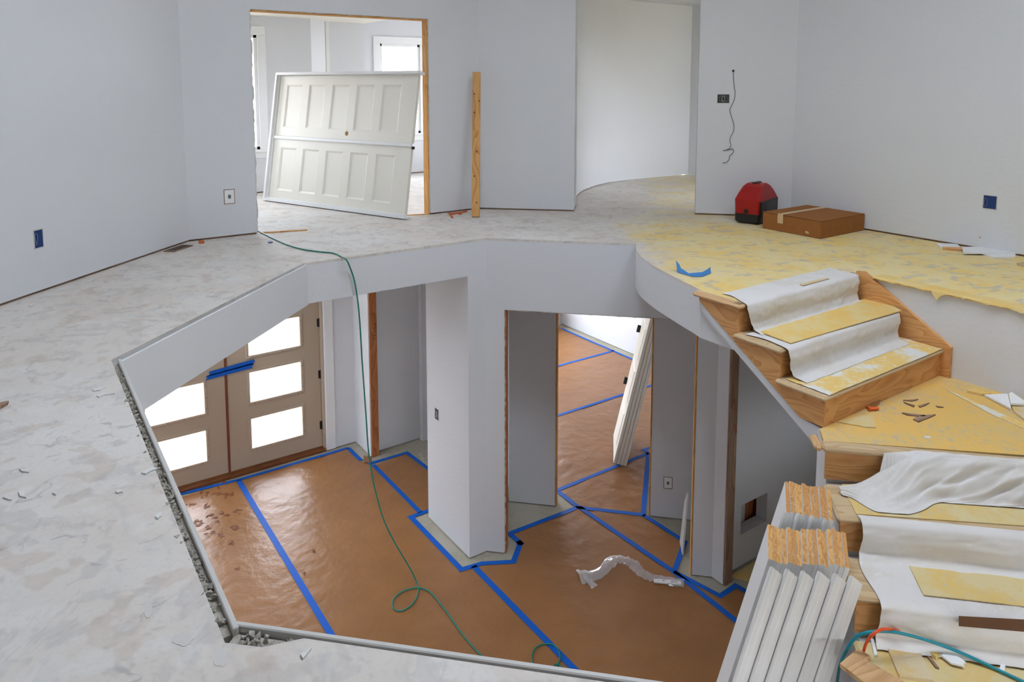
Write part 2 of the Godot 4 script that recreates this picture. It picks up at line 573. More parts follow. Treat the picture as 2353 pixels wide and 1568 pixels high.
# ---------------------------------------------------------------- scene
func _ready() -> void:
	rng.seed = 4711
	# camera: level-shifted lens, looking slightly down
	var yaw := deg_to_rad(YAW)
	var pit := deg_to_rad(PITCH)
	var level := Vector3(sin(yaw), 0, -cos(yaw))
	rgt = Vector3(cos(yaw), 0, sin(yaw))
	fwd = level * cos(pit) - Vector3.UP * sin(pit)
	upv = Vector3.UP * cos(pit) + level * sin(pit)
	var cam := Camera3D.new()
	cam.name = "camera"
	add_child(cam)
	cam.transform = Transform3D(Basis(rgt, upv, -fwd), Vector3(0, EYE, 0))
	cam.projection = Camera3D.PROJECTION_FRUSTUM
	cam.near = 0.05
	cam.far = 200.0
	cam.keep_aspect = Camera3D.KEEP_HEIGHT
	cam.size = 1568.0 / FOCAL * cam.near
	cam.frustum_offset = Vector2(0, (CY - 784.0) / FOCAL * cam.near)
	cam.current = true
	# overcast daylight; it enters only through the windows and the glazed front doors
	var e := Environment.new()
	e.background_mode = Environment.BG_SKY
	var sm := ProceduralSkyMaterial.new()
	sm.sky_top_color = Color(0.905, 0.945, 1.0)
	sm.sky_horizon_color = Color(0.98, 0.98, 1.0)
	sm.ground_horizon_color = Color(0.62, 0.61, 0.58)
	sm.ground_bottom_color = Color(0.55, 0.54, 0.51)
	sm.sky_energy_multiplier = 3.2
	sm.ground_energy_multiplier = 2.4
	e.sky = Sky.new()
	e.sky.sky_material = sm
	e.tonemap_mode = Environment.TONE_MAPPER_LINEAR
	e.tonemap_exposure = 1.06
	e.sdfgi_enabled = true
	e.ssao_enabled = true
	e.ssil_enabled = true
	var we := WorldEnvironment.new()
	we.name = "world_environment"
	we.environment = e
	add_child(we)
	make_materials()
	build_upper()
	build_lower()
	build_front_doors()
	build_stair()
	build_paper()
	build_upper_things()
	build_lower_things()
	build_stair_things()
	build_boards()

# a window set into a wall: «a» lower left corner of the opening on the inner face, «d» along, «n» into the room
func window(called: String, a: Vector3, d: Vector3, w: float, h: float, n: Vector3, t: float, label: String, bars := 0, cased := true) -> void:
	var root := Node3D.new()
	root.name = numbered(called)
	add_child(root)
	root.position = a
	tag(root, label, "window", "", "structure")
	var up := Vector3.UP
	if cased:
		for k in 4:
			var s := st()
			match k:
				0: bar(s, a - d * 0.11 + up * (h + 0.055) + n * 0.01, a + d * (w + 0.11) + up * (h + 0.055) + n * 0.01, 0.02, 0.11, up, 0.003)
				1: bar(s, a - d * 0.13 - up * 0.015 + n * 0.02, a + d * (w + 0.13) - up * 0.015 + n * 0.02, 0.05, 0.03, up, 0.004)
				2: bar(s, a - d * 0.055 + n * 0.01, a - d * 0.055 + up * h + n * 0.01, 0.11, 0.02, n, 0.003)
				3: bar(s, a + d * (w + 0.055) + n * 0.01, a + d * (w + 0.055) + up * h + n * 0.01, 0.11, 0.02, n, 0.003)
			put(["casing", "sill", "casing", "casing"][k], s, M["white trim paint"], root)
		var ap := st()
		bar(ap, a - d * 0.11 - up * 0.07 + n * 0.009, a + d * (w + 0.11) - up * 0.07 + n * 0.009, 0.018, 0.08, up, 0.003)
		put("apron", ap, M["white trim paint"], root)
	var f := st()
	var deep := t * 0.75
	var c := -n * deep / 2.0
	bar(f, a + c + up * 0.02, a + d * w + c + up * 0.02, deep, 0.04, up, 0.003)
	bar(f, a + c + up * (h - 0.02), a + d * w + c + up * (h - 0.02), deep, 0.04, up, 0.003)
	bar(f, a + c + d * 0.02, a + c + d * 0.02 + up * h, 0.04, deep, n, 0.003)
	bar(f, a + c + d * (w - 0.02), a + c + d * (w - 0.02) + up * h, 0.04, deep, n, 0.003)
	put("frame", f, M["white trim paint"], root)
	var g := st()
	var back := -n * deep * 0.7
	quad(g, a + back + d * 0.04 + up * 0.04, a + back + d * (w - 0.04) + up * 0.04, a + back + d * (w - 0.04) + up * (h - 0.04), a + back + d * 0.04 + up * (h - 0.04))
	put("pane", g, M["clear glass"], root)
	for i in bars:
		var b := st()
		var y := h * (i + 1.0) / (bars + 1.0)
		bar(b, a + back + d * 0.04 + up * y, a + back + d * (w - 0.04) + up * y, 0.03, 0.022, up)
		put("glazing_bar", b, M["white trim paint"], root)

func skylight(k: int, x0: float, x1: float, z0: float, z1: float) -> void:
	var root := Node3D.new()
	root.name = "window_%d" % (k + 9)
	add_child(root)
	root.position = Vector3((x0 + x1) / 2.0, HALL, (z0 + z1) / 2.0)
	tag(root, ["flat skylight over the scuffed grey floor side of the hall", "flat skylight over the stair side of the hall"][k], "skylight", "", "structure")
	var s := st()
	var y := HALL + 0.22
	for z: float in [z0 + 0.02, z1 - 0.02]: bar(s, Vector3(x0, y, z), Vector3(x1, y, z), 0.04, 0.06)
	for x: float in [x0 + 0.02, x1 - 0.02]: bar(s, Vector3(x, y, z0), Vector3(x, y, z1), 0.04, 0.06)
	put("frame", s, M["white trim paint"], root)
	s = st()
	quad(s, Vector3(x0, y, z0), Vector3(x1, y, z0), Vector3(x1, y, z1), Vector3(x0, y, z1))
	put("pane", s, M["clear glass"], root)

func plate(parent: Node, a: Vector3, b: Vector3, t: float, y := 0.0) -> void:   # sill plate showing under the drywall
	var d := (b - a).normalized()
	var n := Vector3(d.z, 0, -d.x)
	var s := st()
	var h := Vector3.UP * (y + 0.0125)
	bar(s, a + n * (t / 2.0 + 0.012) + h, b + n * (t / 2.0 + 0.012) + h, t - 0.01, 0.025)
	put("sill_plate", s, M["grey stud"], parent)

func build_upper() -> void:
	# floor slabs around the octagonal opening
	var arc := arc_points()
	var far_poly := PackedVector2Array([Vector2(0.385, -4.19), Vector2(-0.68, -5.27), Vector2(1.1, -7.05), Vector2(1.1, -10.8), Vector2(9.0, -10.8), Vector2(9.0, -2.965), Vector2(5.22, -2.965), Vector2(5.22, -3.034), Vector2(3.879, -3.034), Vector2(3.879, -3.32)])
	for i in range(arc.size() - 1, -1, -1): far_poly.append(arc[i])
	far_poly.append_array([Vector2(3.605, -5.657), Vector2(1.89, -5.657)])
	var right_poly := PackedVector2Array([Vector2(5.22, -2.965), Vector2(9.0, -2.965), Vector2(9.0, 5.2), Vector2(5.22, 5.2)])
	var near_poly := PackedVector2Array([Vector2(0.385, -4.19), Vector2(-0.68, -5.27), Vector2(-2.95, -3.0), Vector2(-2.95, 5.2), Vector2(5.22, 5.2), Vector2(5.22, 2.95), v2(pq(1.625, -5.6)), v2(pq(1.625, 0.84)), v2(pq(1.578, 0.93)), Vector2(0.385, -1.842)])
	var f1 := floor_mat("dusty floor far", 1600, 1280, -0.8, -10.8, 9.0, -2.9, -1.0, 0.98)
	var f2 := floor_mat("dusty floor right", 384, 1024, 5.2, -3.0, 7.0, 1.5, 1.0)
	var f3 := floor_mat("dusty floor near", 1024, 1600, -2.2, -5.5, 1.4, 0.2, 0.0, 0.98)
	var s := st()
	prism(s, far_poly, -0.022, 0.0)
	struct("floor", s, f1, "dusty white upper floor beyond the octagonal opening, yellowed near the stair", "floor")
	s = st()
	prism(s, right_poly, -0.022, 0.0)
	struct("floor", s, f2, "yellow dusted strip of upper floor between stairwell and right wall", "floor")
	s = st()
	prism(s, near_poly, -0.022, 0.0)
	struct("floor", s, f3, "scuffed pale grey upper floor left of and before the octagonal opening", "floor")
	s = st()
	prism(s, far_poly, SOFFIT, -0.0225)
	struct("ceiling", s, M["primed drywall"], "white edge and soffit under the far upper floor", "ceiling")
	s = st()
	prism(s, right_poly, SOFFIT, -0.0225)
	prism(s, near_poly, SOFFIT, -0.0225)
	struct("ceiling", s, M["primed drywall"], "white soffit under the near upper floor", "ceiling")
	s = st()
	prism(s, PackedVector2Array([Vector2(1.0, -11), Vector2(9.3, -11), Vector2(9.3, -2.8), Vector2(6.9, -2.8), Vector2(6.9, -4.76), v2(pq(8.22, -0.527)), v2(pq(8.18, 0.79)), Vector2(4.47, -7.1), Vector2(1.0, -7.1)]), CEIL, CEIL + 0.2)
	struct("ceiling", s, M["primed drywall"], "flat white ceiling over the front and side rooms", "ceiling")
	# unseen tall hall ceiling, darkened to cut bounce, with two skylight wells
	s = st()
	var wells := [Rect2(1.1, -4.1, 1.5, 2.3), Rect2(2.95, -2.1, 1.4, 2.4)]
	var cols := [-3.1, wells[0].position.x, wells[0].end.x, wells[1].position.x, wells[1].end.x, 7.2]
	for k in 5:
		var spans := [[-7.4, 5.4]]
		if k in [1, 3]:
			var wl: Rect2 = wells[k / 2]
			spans = [[-7.4, wl.position.y], [wl.end.y, 5.4]]
		for z in spans: prism(s, PackedVector2Array([Vector2(cols[k], z[0]), Vector2(cols[k + 1], z[0]), Vector2(cols[k + 1], z[1]), Vector2(cols[k], z[1])]), HALL, HALL + 0.25)
	struct("ceiling", s, M["bounce dimming ceiling"], "tall unseen hall ceiling, darkened to cut bounced light, with two skylights", "ceiling")
	for k in 2:
		skylight(k, wells[k].position.x, wells[k].end.x, wells[k].position.y, wells[k].end.y)
	# walls of the upper hall
	var K := Vector3(1.317, 0, -7.03)
	var W0 := Vector3(-2.75, 0, -2.963)
	var V1 := Vector3(4.40, 0, -7.03)
	var Q1 := pq(8.116, 0.79)
	var g := 0.018
	s = st(); wall(s, W0, K, 0.14, g, HALL)
	var o := struct("wall_left", s, M["primed drywall"], "long grey-white diagonal wall with a blue outlet box")
	plate(o, W0, K, 0.12)
	s = st(); wall(s, K, V1, 0.13, g, HALL, [[0.605, 2.453, -1.0, 2.10]])
	o = struct("wall_back", s, M["primed drywall"], "bluish white wall around the wide uncased door opening")
	plate(o, K, K + Vector3(0.6, 0, 0), 0.11)
	plate(o, Vector3(3.79, 0, -7.03), V1, 0.11)
	jamb(o, Vector3(3.77, 0, -7.03), Vector3(-1, 0, 0), 0.13, 0.0, 2.10, "pine stud")
	s = st()
	box(s, Transform3D(Basis(), Vector3(2.846, 2.091, -7.095)), Vector3(1.80, 0.018, 0.11), 0.002)
	put("header", s, M["pine stud"], o)
	torn(o, Vector3(1.922, 0.02, -7.03), Vector3(1.922, 2.1, -7.03), Vector3.RIGHT, Vector3.BACK, 0.016)
	torn(o, Vector3(3.77, 0.02, -7.03), Vector3(3.77, 2.1, -7.03), Vector3.LEFT, Vector3.BACK, 0.009)
	torn(o, Vector3(1.93, 2.10, -7.03), Vector3(3.76, 2.10, -7.03), Vector3.DOWN, Vector3.BACK, 0.008)
	s = st(); wall(s, V1, Q1, 0.36, g, HALL)
	o = struct("wall_back_diagonal", s, M["primed drywall"], "diagonal white wall between stud and bright side room")
	plate(o, V1, Q1, 0.3)
	var R0 := pq(8.16, -0.527)
	var R1 := Vector3(6.84, 0, -4.70)
	s = st(); wall(s, R0, R1, 0.13, g, HALL)
	o = struct("wall_right_diagonal", s, M["primed drywall"], "diagonal white wall with dangling wire and open outlet box")
	plate(o, R0, R1, 0.11)
	s = st(); wall(s, pq(8.13, 0.80), pq(8.13, -0.54), 0.15, CEIL, HALL)
	struct("wall_side_head", s, M["primed drywall"], "wall head over the opening to the bright side room")
	var R2 := Vector3(6.84, 0, 5.0)
	s = st(); wall(s, R1, R2, 0.13, g, HALL)
	o = struct("wall_right", s, M["primed drywall"], "long white right wall behind the cardboard box")
	plate(o, R1, R2, 0.11)
	var L1 := Vector3(-2.75, 0, 5.0)
	s = st(); wall(s, R2, L1, 0.16, 0.0, HALL)
	struct("wall_rear", s, M["primed drywall"], "rear wall of the upper hall")
	s = st(); wall(s, L1, W0, 0.16, 0.0, HALL)
	struct("wall_side", s, M["primed drywall"], "left side wall of the upper hall")
	# room with the curved wall
	var path := curve([Vector3(5.41, 0, -6.54), Vector3(5.76, 0, -6.97), Vector3(6.057, 0, -7.26), Vector3(6.351, 0, -7.485), Vector3(6.84, 0, -7.745), Vector3(7.376, 0, -7.87), Vector3(8.77, 0, -7.87)], 0.09)
	var cp := PackedVector2Array()
	for p in path: cp.append(v2(p))
	for i in range(path.size() - 1, -1, -1): cp.append(v2(path[i]) + Vector2(-0.02, -0.16))
	s = st(); prism(s, cp, g, CEIL)
	struct("wall_curved", s, M["primed drywall"], "curved white wall of the bright side room")
	s = st(); wall(s, Vector3(8.77, 0, -7.95), Vector3(8.77, 0, -3.0), 0.16, 0.0, CEIL)
	wall(s, Vector3(8.77, 0, -3.0), Vector3(6.97, 0, -3.0), 0.16, 0.0, CEIL, [[0.12, 1.68, 0.4, 2.4]])
	struct("wall_side_room", s, M["primed drywall"], "end walls of the bright side room")
	window("window_2", Vector3(8.65, 0.4, -3.0), Vector3(-1, 0, 0), 1.56, 2.0, Vector3(0, 0, -1), 0.16, "white window of the side room, hidden behind the diagonal wall", 0)
	# front room behind the wide opening
	s = st(); wall(s, Vector3(1.2, 0, -9.72), Vector3(3.446, 0, -9.72), 0.16, g, CEIL, [[0.45, 1.53, 0.57, 2.04]])
	wall(s, Vector3(3.446, 0, -9.72), Vector3(3.80, 0, -10.07), 0.16, g, CEIL)
	wall(s, Vector3(3.80, 0, -10.07), Vector3(4.36, 0, -10.07), 0.43, g, CEIL)
	wall(s, Vector3(4.36, 0, -10.5), Vector3(6.4, 0, -10.5), 0.16, g, CEIL, [[0.43, 1.11, 0.64, 2.03]])
	o = struct("wall_front_room", s, M["primed drywall"], "bright white far walls of the front room")
	plate(o, Vector3(4.36, 0, -10.5), Vector3(6.4, 0, -10.5), 0.12)
	plate(o, Vector3(1.2, 0, -9.72), Vector3(3.446, 0, -9.72), 0.12)
	s = st()
	bar(s, Vector3(3.79, 0.02, -10.05), Vector3(3.79, 2.28, -10.05), 0.05, 0.05, Vector3.BACK)
	put("corner_post", s, M["white trim paint"], o)
	s = st(); wall(s, Vector3(6.4, 0, -10.6), Vector3(6.4, 0, -7.62), 0.14, 0.0, CEIL, [[0.4, 2.7, 0.4, 2.3]])
	wall(s, Vector3(1.2, 0, -7.0), Vector3(1.2, 0, -9.8), 0.14, 0.0, CEIL, [[1.7, 2.1, 0.9, 1.9]])
	struct("wall_front_room_side", s, M["primed drywall"], "side walls of the front room")
	window("window_1", Vector3(4.79, 0.64, -10.5), Vector3(1, 0, 0), 0.68, 1.39, Vector3(0, 0, 1), 0.16, "white cased window with one bar in the front room's far wall", 2)
	window("window_3", Vector3(1.65, 0.57, -9.72), Vector3(1, 0, 0), 1.08, 1.47, Vector3(0, 0, 1), 0.16, "white cased window beside the wide opening's left jamb", 0)
	window("window_7", Vector3(6.4, 0.4, -10.2), Vector3(0, 0, 1), 2.3, 1.9, Vector3(-1, 0, 0), 0.14, "unseen side window added to brighten the front room, hidden by the back wall", 0)  # added out of view to make the front room bright enough
	window("window_6", Vector3(1.2, 0.9, -8.7), Vector3(0, 0, -1), 0.4, 1.0, Vector3(1, 0, 0), 0.14, "small unseen window added to brighten the front room, hidden behind the left jamb", 0)  # unseen extra opening, put in for more light in this room
	s = st()
	prism(s, PackedVector2Array([Vector2(1.2, -10.07), Vector2(4.36, -10.07), Vector2(4.36, -8.9), Vector2(1.2, -8.9)]), 2.28, CEIL - 0.005)
	struct("ceiling", s, M["cream door paint"], "lowered cream bulkhead in the front room", "ceiling")

func arc_points() -> PackedVector2Array:       # curved balcony edge from the diagonal wall to the stair head
	var ctrl := [Vector3(4.575, 0, -4.69), Vector3(4.405, 0, -4.51), Vector3(4.255, 0, -4.30), Vector3(4.125, 0, -4.03), Vector3(4.0, 0, -3.69), Vector3(3.91, 0, -3.41), Vector3(3.879, 0, -3.34)]
	var out := PackedVector2Array()
	for p in curve(ctrl, 0.06): out.append(v2(p))
	return out

# torn drywall along the cut edge of an opening
func torn(parent: Node, a: Vector3, b: Vector3, into: Vector3, face: Vector3, amp := 0.01) -> void:
	var s := st()
	var n := int((b - a).length() / 0.03)
	var i0 := into.normalized()
	var f := face.normalized()
	var last := 0.004
	for i in n:
		var k := 0.002 + amp * pow(rng.randf(), 1.6)
		var p0 := a.lerp(b, float(i) / n) + f * 0.0008
		var p1 := a.lerp(b, float(i + 1) / n) + f * 0.0008
		slab(s, [p0 - i0 * 0.002, p1 - i0 * 0.002, p1 + i0 * k, p0 + i0 * last], f * -0.0115)
		last = k
	put("torn_edge", s, M["gypsum edge"], parent)

# raw stud lining an opening; n points into the opening
func jamb(parent: Node, at: Vector3, n: Vector3, t: float, y0: float, y1: float, m: String, deepdir := Vector3.ZERO) -> void:
	var back := deepdir if deepdir != Vector3.ZERO else Vector3(0, 0, -1)
	var s := st()
	var c := at + back * (t / 2.0) + n * 0.008
	bar(s, c + Vector3.UP * (y0 + 0.002), c + Vector3.UP * y1, 0.016, t - 0.026, back, 0.002)
	put("stud", s, M[m], parent)

func build_lower() -> void:
	var s := st()
	prism(s, PackedVector2Array([Vector2(-2.95, -10.9), Vector2(8.7, -10.9), Vector2(8.7, 5.2), Vector2(-2.95, 5.2)]), LF - 0.12, LF)
	struct("floor", s, M["lower slab"], "bare grey lower floor showing around the brown paper", "floor")
	var g := LF + 0.012
	# front wall with the double doors
	s = st(); wall(s, Vector3(0.27, 0, -8.45), Vector3(3.53, 0, -8.45), 0.16, g, SOFFIT, [[0.53, 2.77, LF - 1.0, -0.62]])
	var o := struct("wall_front", s, M["primed drywall"], "lower wall around the glazed front doors")
	plate(o, Vector3(3.05, 0, -8.45), Vector3(3.41, 0, -8.45), 0.1, LF)
	s = st(); wall(s, Vector3(0.41, 0, -1.9), Vector3(0.41, 0, -8.5), 0.12, LF, SOFFIT)
	wall(s, Vector3(-2.75, 0, -1.9), Vector3(0.41, 0, -1.9), 0.12, LF, SOFFIT)
	wall(s, Vector3(-2.75, 0, 2.6), Vector3(-2.75, 0, -1.9), 0.16, LF, SOFFIT)
	struct("wall_foyer_left", s, M["primed drywall"], "left walls of the lower foyer under the near upper floor")
	# the lower level runs on under the near floor to a glazed rear wall
	s = st(); wall(s, Vector3(5.34, 0, 2.6), Vector3(-2.75, 0, 2.6), 0.16, LF, SOFFIT, [[0.4, 2.5, LF + 0.15, -0.65], [3.2, 5.3, LF + 0.15, -0.65]])
	struct("wall_foyer_rear", s, M["primed drywall"], "rear wall of the lower level with two windows")
	for k in 2:
		window("window_%d" % (k + 4), Vector3(5.34 - 0.4 - 2.8 * k, LF + 0.15, 2.6), Vector3(-1, 0, 0), 2.1, 2.29, Vector3(0, 0, -1), 0.16, "wide rear window of the lower level under the near floor", 0)
	# stub and closet
	s = st(); wall(s, Vector3(3.43, 0, -8.45), Vector3(3.43, 0, -7.99), 0.11, g, SOFFIT)
	o = struct("wall_closet_stub", s, M["primed drywall"], "short white wall between front doors and closet opening")
	s = st()
	bar(s, Vector3(3.488, LF + 0.002, -7.985), Vector3(3.488, SOFFIT, -7.985), 0.092, 0.022, Vector3.BACK, 0.002)
	put("stud", s, M["orange stud"], o)
	marks(o)
	s = st(); wall(s, Vector3(3.50, 0, -8.07), Vector3(4.54, 0, -8.07), 0.1, g, SOFFIT)
	wall(s, Vector3(4.44, 0, -8.2), Vector3(4.44, 0, -6.4), 0.1, LF, SOFFIT)
	struct("wall_closet", s, M["primed drywall"], "shaded inner walls of the closet behind the column")
	# the folded column left of the diagonal doorway
	s = st()
	prism(s, PackedVector2Array([Vector2(3.41, -6.48), Vector2(3.41, -5.657), Vector2(3.605, -5.657), v2(pq(6.55, 1.278)), v2(pq(6.67, 1.278)), Vector2(3.66, -5.777), Vector2(3.53, -5.777), Vector2(3.53, -6.48)]), g, SOFFIT)
	o = struct("wall_column", s, M["primed drywall"], "folded white column wall standing on the foyer floor")
	s = st()
	prism(s, PackedVector2Array([Vector2(3.42, -6.47), Vector2(3.42, -5.667), Vector2(3.6, -5.667), v2(pq(6.56, 1.285)), v2(pq(6.66, 1.285)), Vector2(3.66, -5.767), Vector2(3.52, -5.767), Vector2(3.52, -6.47)]), LF, LF + 0.011)
	put("sill_plate", s, M["grey stud"], o)
	jamb(o, pq(6.55, 1.278), (pq(0, -1)).normalized(), 0.12, LF, -0.67, "orange stud", pq(1, 0))
	torn(o, pq(6.55, 1.278, LF + 0.02), pq(6.55, 1.278, -0.67), pq(0, -1), pq(-1, 0), 0.012)
	# diagonal wall head over the doorway, up to the upper floor edge
	s = st(); wall(s, pq(6.55, 1.278), pq(6.55, -0.48), 0.12, -0.67, SOFFIT + 0.001)
	o = struct("wall_doorway_head", s, M["primed drywall"], "white wall over the tall diagonal doorway")
	s = st(); bar(s, pq(6.61, 1.27, -0.675), pq(6.61, -0.47, -0.675), 0.09, 0.012); put("header", s, M["grey stud"], o)
	torn(o, pq(6.55, 1.27, -0.67), pq(6.55, -0.47, -0.67), Vector3.DOWN, pq(-1, 0), 0.01)
	# post right of the doorway
	s = st()
	prism(s, PackedVector2Array([v2(pq(6.55, -0.48)), v2(pq(6.55, -0.655)), Vector2(5.095, -4.045), Vector2(5.215, -4.045), Vector2(5.215, -4.24), v2(pq(6.67, -0.48))]), g, SOFFIT)
	o = struct("wall_post", s, M["primed drywall"], "narrow folded white post right of the diagonal doorway")
	s = st(); bar(s, Vector3(5.155, LF + 0.002, -4.036), Vector3(5.155, SOFFIT, -4.036), 0.1, 0.02, Vector3.BACK, 0.002); put("stud", s, M["grey stud"], o)
	for v in [[1686, 915, 950], [1688, 975, 995]]:
		var z0 := Vector3(0, 0, -4.0255)
		var zig := []
		for i in 9: zig.append(pw(v[0] + (4.0 if i % 2 else -3.0) + i * 0.4, lerpf(v[1], v[2], i / 8.0), z0, Vector3.BACK))
		s = st(); tube(s, curve(zig, 0.01), 0.0018, 4); put("crayon_mark", s, M["crayon"], o)
	jamb(o, pq(6.55, -0.48), (pq(0, 1)).normalized(), 0.12, LF, -0.67, "pine stud", pq(1, 0))
	# vestibule walls
	s = st(); wall(s, pq(7.43, 1.40), pq(7.43, 0.90), 0.12, g, SOFFIT)
	wall(s, pq(6.67, 1.42), pq(7.5, 1.42), 0.12, g, SOFFIT)
	o = struct("wall_vestibule_left", s, M["primed drywall"], "shaded white wall seen inside the left of the doorway")
	jamb(o, pq(7.43, 0.90), (pq(0, -1)).normalized(), 0.12, LF, SOFFIT, "pine stud", pq(1, 0))
	s = st(); wall(s, pq(7.43, -0.104), pq(7.43, -0.55), 0.12, g, SOFFIT)
	wall(s, pq(7.43, -0.55), pq(6.67, -0.55), 0.12, g, SOFFIT)
	o = struct("wall_vestibule_right", s, M["primed drywall"], "white wall with an outlet inside the right of the doorway")
	jamb(o, pq(7.43, -0.104), (pq(0, 1)).normalized(), 0.12, LF, SOFFIT, "pine stud", pq(1, 0))
	# wall with the vent cut-out, seen under the stair
	s = st(); wall(s, Vector3(5.21, 0, -4.12), Vector3(8.5, 0, -4.12), 0.12, g, SOFFIT, [[0.215, 0.60, -2.765, -2.475]])
	o = struct("wall_under_stair", s, M["primed drywall"], "shaded wall under the stair with a square vent cut-out")
	var c := Vector3(5.617, -2.62, -4.24)
	for pn in [[Vector3(0, 0, -0.29), Vector3(0.62, 0.62, 0.02), "cavity_back"], [Vector3(-0.3, 0, -0.14), Vector3(0.02, 0.6, 0.28), "cavity_side"], [Vector3(0.3, 0, -0.14), Vector3(0.02, 0.6, 0.28), "cavity_side"], [Vector3(0, 0.3, -0.14), Vector3(0.62, 0.02, 0.28), "cavity_side"], [Vector3(0, -0.3, -0.14), Vector3(0.62, 0.02, 0.28), "cavity_side"]]:
		s = st(); box(s, Transform3D(Basis(), c + pn[0]), pn[1]); put(pn[2], s, M["orange stud"], o)
	s = st(); box(s, Transform3D(Basis(), c + Vector3(0.14, 0, -0.10)), Vector3(0.16, 0.58, 0.09), 0.002); put("stud", s, M["orange stud"], o)
	s = st(); box(s, Transform3D(Basis(), c + Vector3(0.0, 0, -0.03)), Vector3(0.10, 0.58, 0.02), 0.002); put("drywall_strip", s, M["gypsum edge"], o)
	# passage under the stair, lower living room
	s = st(); wall(s, Vector3(7.0, 0, -4.1), Vector3(7.0, 0, -0.9), 0.12, LF, SOFFIT)
	wall(s, Vector3(7.0, 0, -1.0), Vector3(5.345, 0, -1.0), 0.14, LF, SOFFIT, [[0.5, 1.15, LF + 1.1, -1.2]])
	window("window_11", Vector3(6.5, LF + 1.1, -1.0), Vector3(-1, 0, 0), 0.65, 0.79, Vector3(0, 0, -1), 0.14, "unseen window added to light the wall under the stair", 0)  # invented, unseen; throws daylight on the vent wall opposite
	struct("wall_passage", s, M["primed drywall"], "end walls of the passage under the stair")
	s = st(); wall(s, Vector3(4.25, 0, -10.62), Vector3(8.45, 0, -10.62), 0.16, LF, SOFFIT, [[0.5, 3.7, LF + 0.5, -0.65]])
	struct("wall_living_front", s, M["primed drywall"], "front wall of the lower room with its window")
	window("window_8", Vector3(4.75, LF + 0.5, -10.62), Vector3(1, 0, 0), 3.2, 1.94, Vector3(0, 0, 1), 0.16, "wide front window of the lower room", 0)
	s = st(); wall(s, Vector3(8.45, 0, -10.75), Vector3(8.45, 0, -4.0), 0.16, g, SOFFIT)
	o = struct("wall_living_far", s, M["primed drywall"], "bright white far wall of the lower papered room")
	s = st(); wall(s, Vector3(4.28, 0, -8.0), Vector3(4.28, 0, -10.75), 0.14, LF, SOFFIT)
	struct("wall_living_left", s, M["primed drywall"], "left wall of the lower papered room")
	# stairwell wall on the right and wall under the landing
	s = st(); wall(s, Vector3(5.22, 0, -2.97), Vector3(5.22, 0, 2.6), 0.12, LF, SOFFIT)
	struct("wall_stairwell", s, M["primed drywall"], "white stairwell wall right of the steps")
	# drywall edges of the opening: left side and near side stand a little proud with a rubble gap
	edge_board("trim_1", Vector3(0.412, 0, -4.165), Vector3(0.412, 0, -1.872), Vector3(1, 0, 0), 0.016, 0.006, "raised white drywall edge along the left side of the opening")
	edge_board("trim_2", pq(1.63, 1.04), pq(1.63, -1.2), pq(1, 0), 0.016, 0.006, "raised white drywall edge along the near side of the opening")
	edge_board("trim_3", Vector3(0.416, 0, -4.16), Vector3(1.899, 0, -5.63), Vector3(S, 0, S), 0.014, -0.004, "white diagonal fascia board over the front doors")
	var rub := st()
	bar(rub, Vector3(0.398, -0.03, -4.15), Vector3(0.398, -0.03, -1.88), 0.027, 0.03)
	bar(rub, pq(1.60, 1.03, -0.03), pq(1.60, 0.85, -0.03), 0.05, 0.03)
	rubble(rub, Vector3(0.397, -0.02, -4.1), Vector3(0.397, -0.02, -1.9), 0.022, 320, 0.006)
	rubble(rub, pq(1.605, 1.0, -0.02), pq(1.605, 0.86, -0.02), 0.03, 50, 0.006)
	for k in 26:
		var t := rng.randf()
		_chunk(rub, Vector3(0.385 - rng.randf() * 0.02, -0.005, lerpf(-3.9, -1.9, t)), 0.004 + rng.randf() * 0.007)
	tag(put("plaster_rubble", rub, M["rubble"]), "crumbled plaster rubble in the gap along the floor edge", "rubble", "", "stuff")

func marks(parent: Node) -> void:          # pencilled figures running up the closet stud
	var t := TextMesh.new()
	var f := SystemFont.new()
	f.font_names = PackedStringArray(["Droid Sans"])
	t.font = f
	t.text = "5 8 8 6/4"
	t.font_size = 16
	t.pixel_size = 0.0032
	t.depth = 0.0006
	var o := MeshInstance3D.new()
	o.name = "pencil_mark"
	o.mesh = t
	o.material_override = M["pencil"]
	parent.add_child(o, true)
	o.transform = Transform3D(Basis(Vector3(0, 0, 1), PI / 2.0), pw(862, 762, Vector3(0, 0, -7.9735), Vector3.BACK))

func edge_board(called: String, a: Vector3, b: Vector3, n: Vector3, t: float, top: float, label: String) -> void:
	var s := st()
	bar(s, a + n.normalized() * t / 2.0 + Vector3.UP * ((top + SOFFIT) / 2.0), b + n.normalized() * t / 2.0 + Vector3.UP * ((top + SOFFIT) / 2.0), t, top - SOFFIT, Vector3.UP, 0.003)
	struct(called, s, M["gypsum edge"] if n.y == 0 and absf(n.x - n.z) > 0.01 else M["primed drywall"], label, "trim")

func _chunk(s: SurfaceTool, at: Vector3, r: float) -> void:
	var b := Basis(Vector3(rng.randf(), rng.randf(), rng.randf()).normalized(), rng.randf() * TAU)
	var v := []
	for d in [Vector3.RIGHT, Vector3.UP, Vector3.BACK, Vector3.LEFT, Vector3.DOWN, Vector3.FORWARD]: v.append(at + b * (d * r * (0.5 + rng.randf())))
	for f in [[0, 1, 2], [1, 3, 2], [3, 4, 2], [4, 0, 2], [1, 0, 5], [3, 1, 5], [4, 3, 5], [0, 4, 5]]: tri(s, v[f[0]], v[f[1]], v[f[2]])

func rubble(s: SurfaceTool, a: Vector3, b: Vector3, w: float, n: int, r: float) -> void:
	var d := (b - a).normalized()
	var side := Vector3(d.z, 0, -d.x)
	for i in n:
		_chunk(s, a.lerp(b, rng.randf()) + side * (rng.randf() - 0.5) * w + Vector3.UP * rng.randf() * 0.018, r * (0.5 + rng.randf() * 1.3))

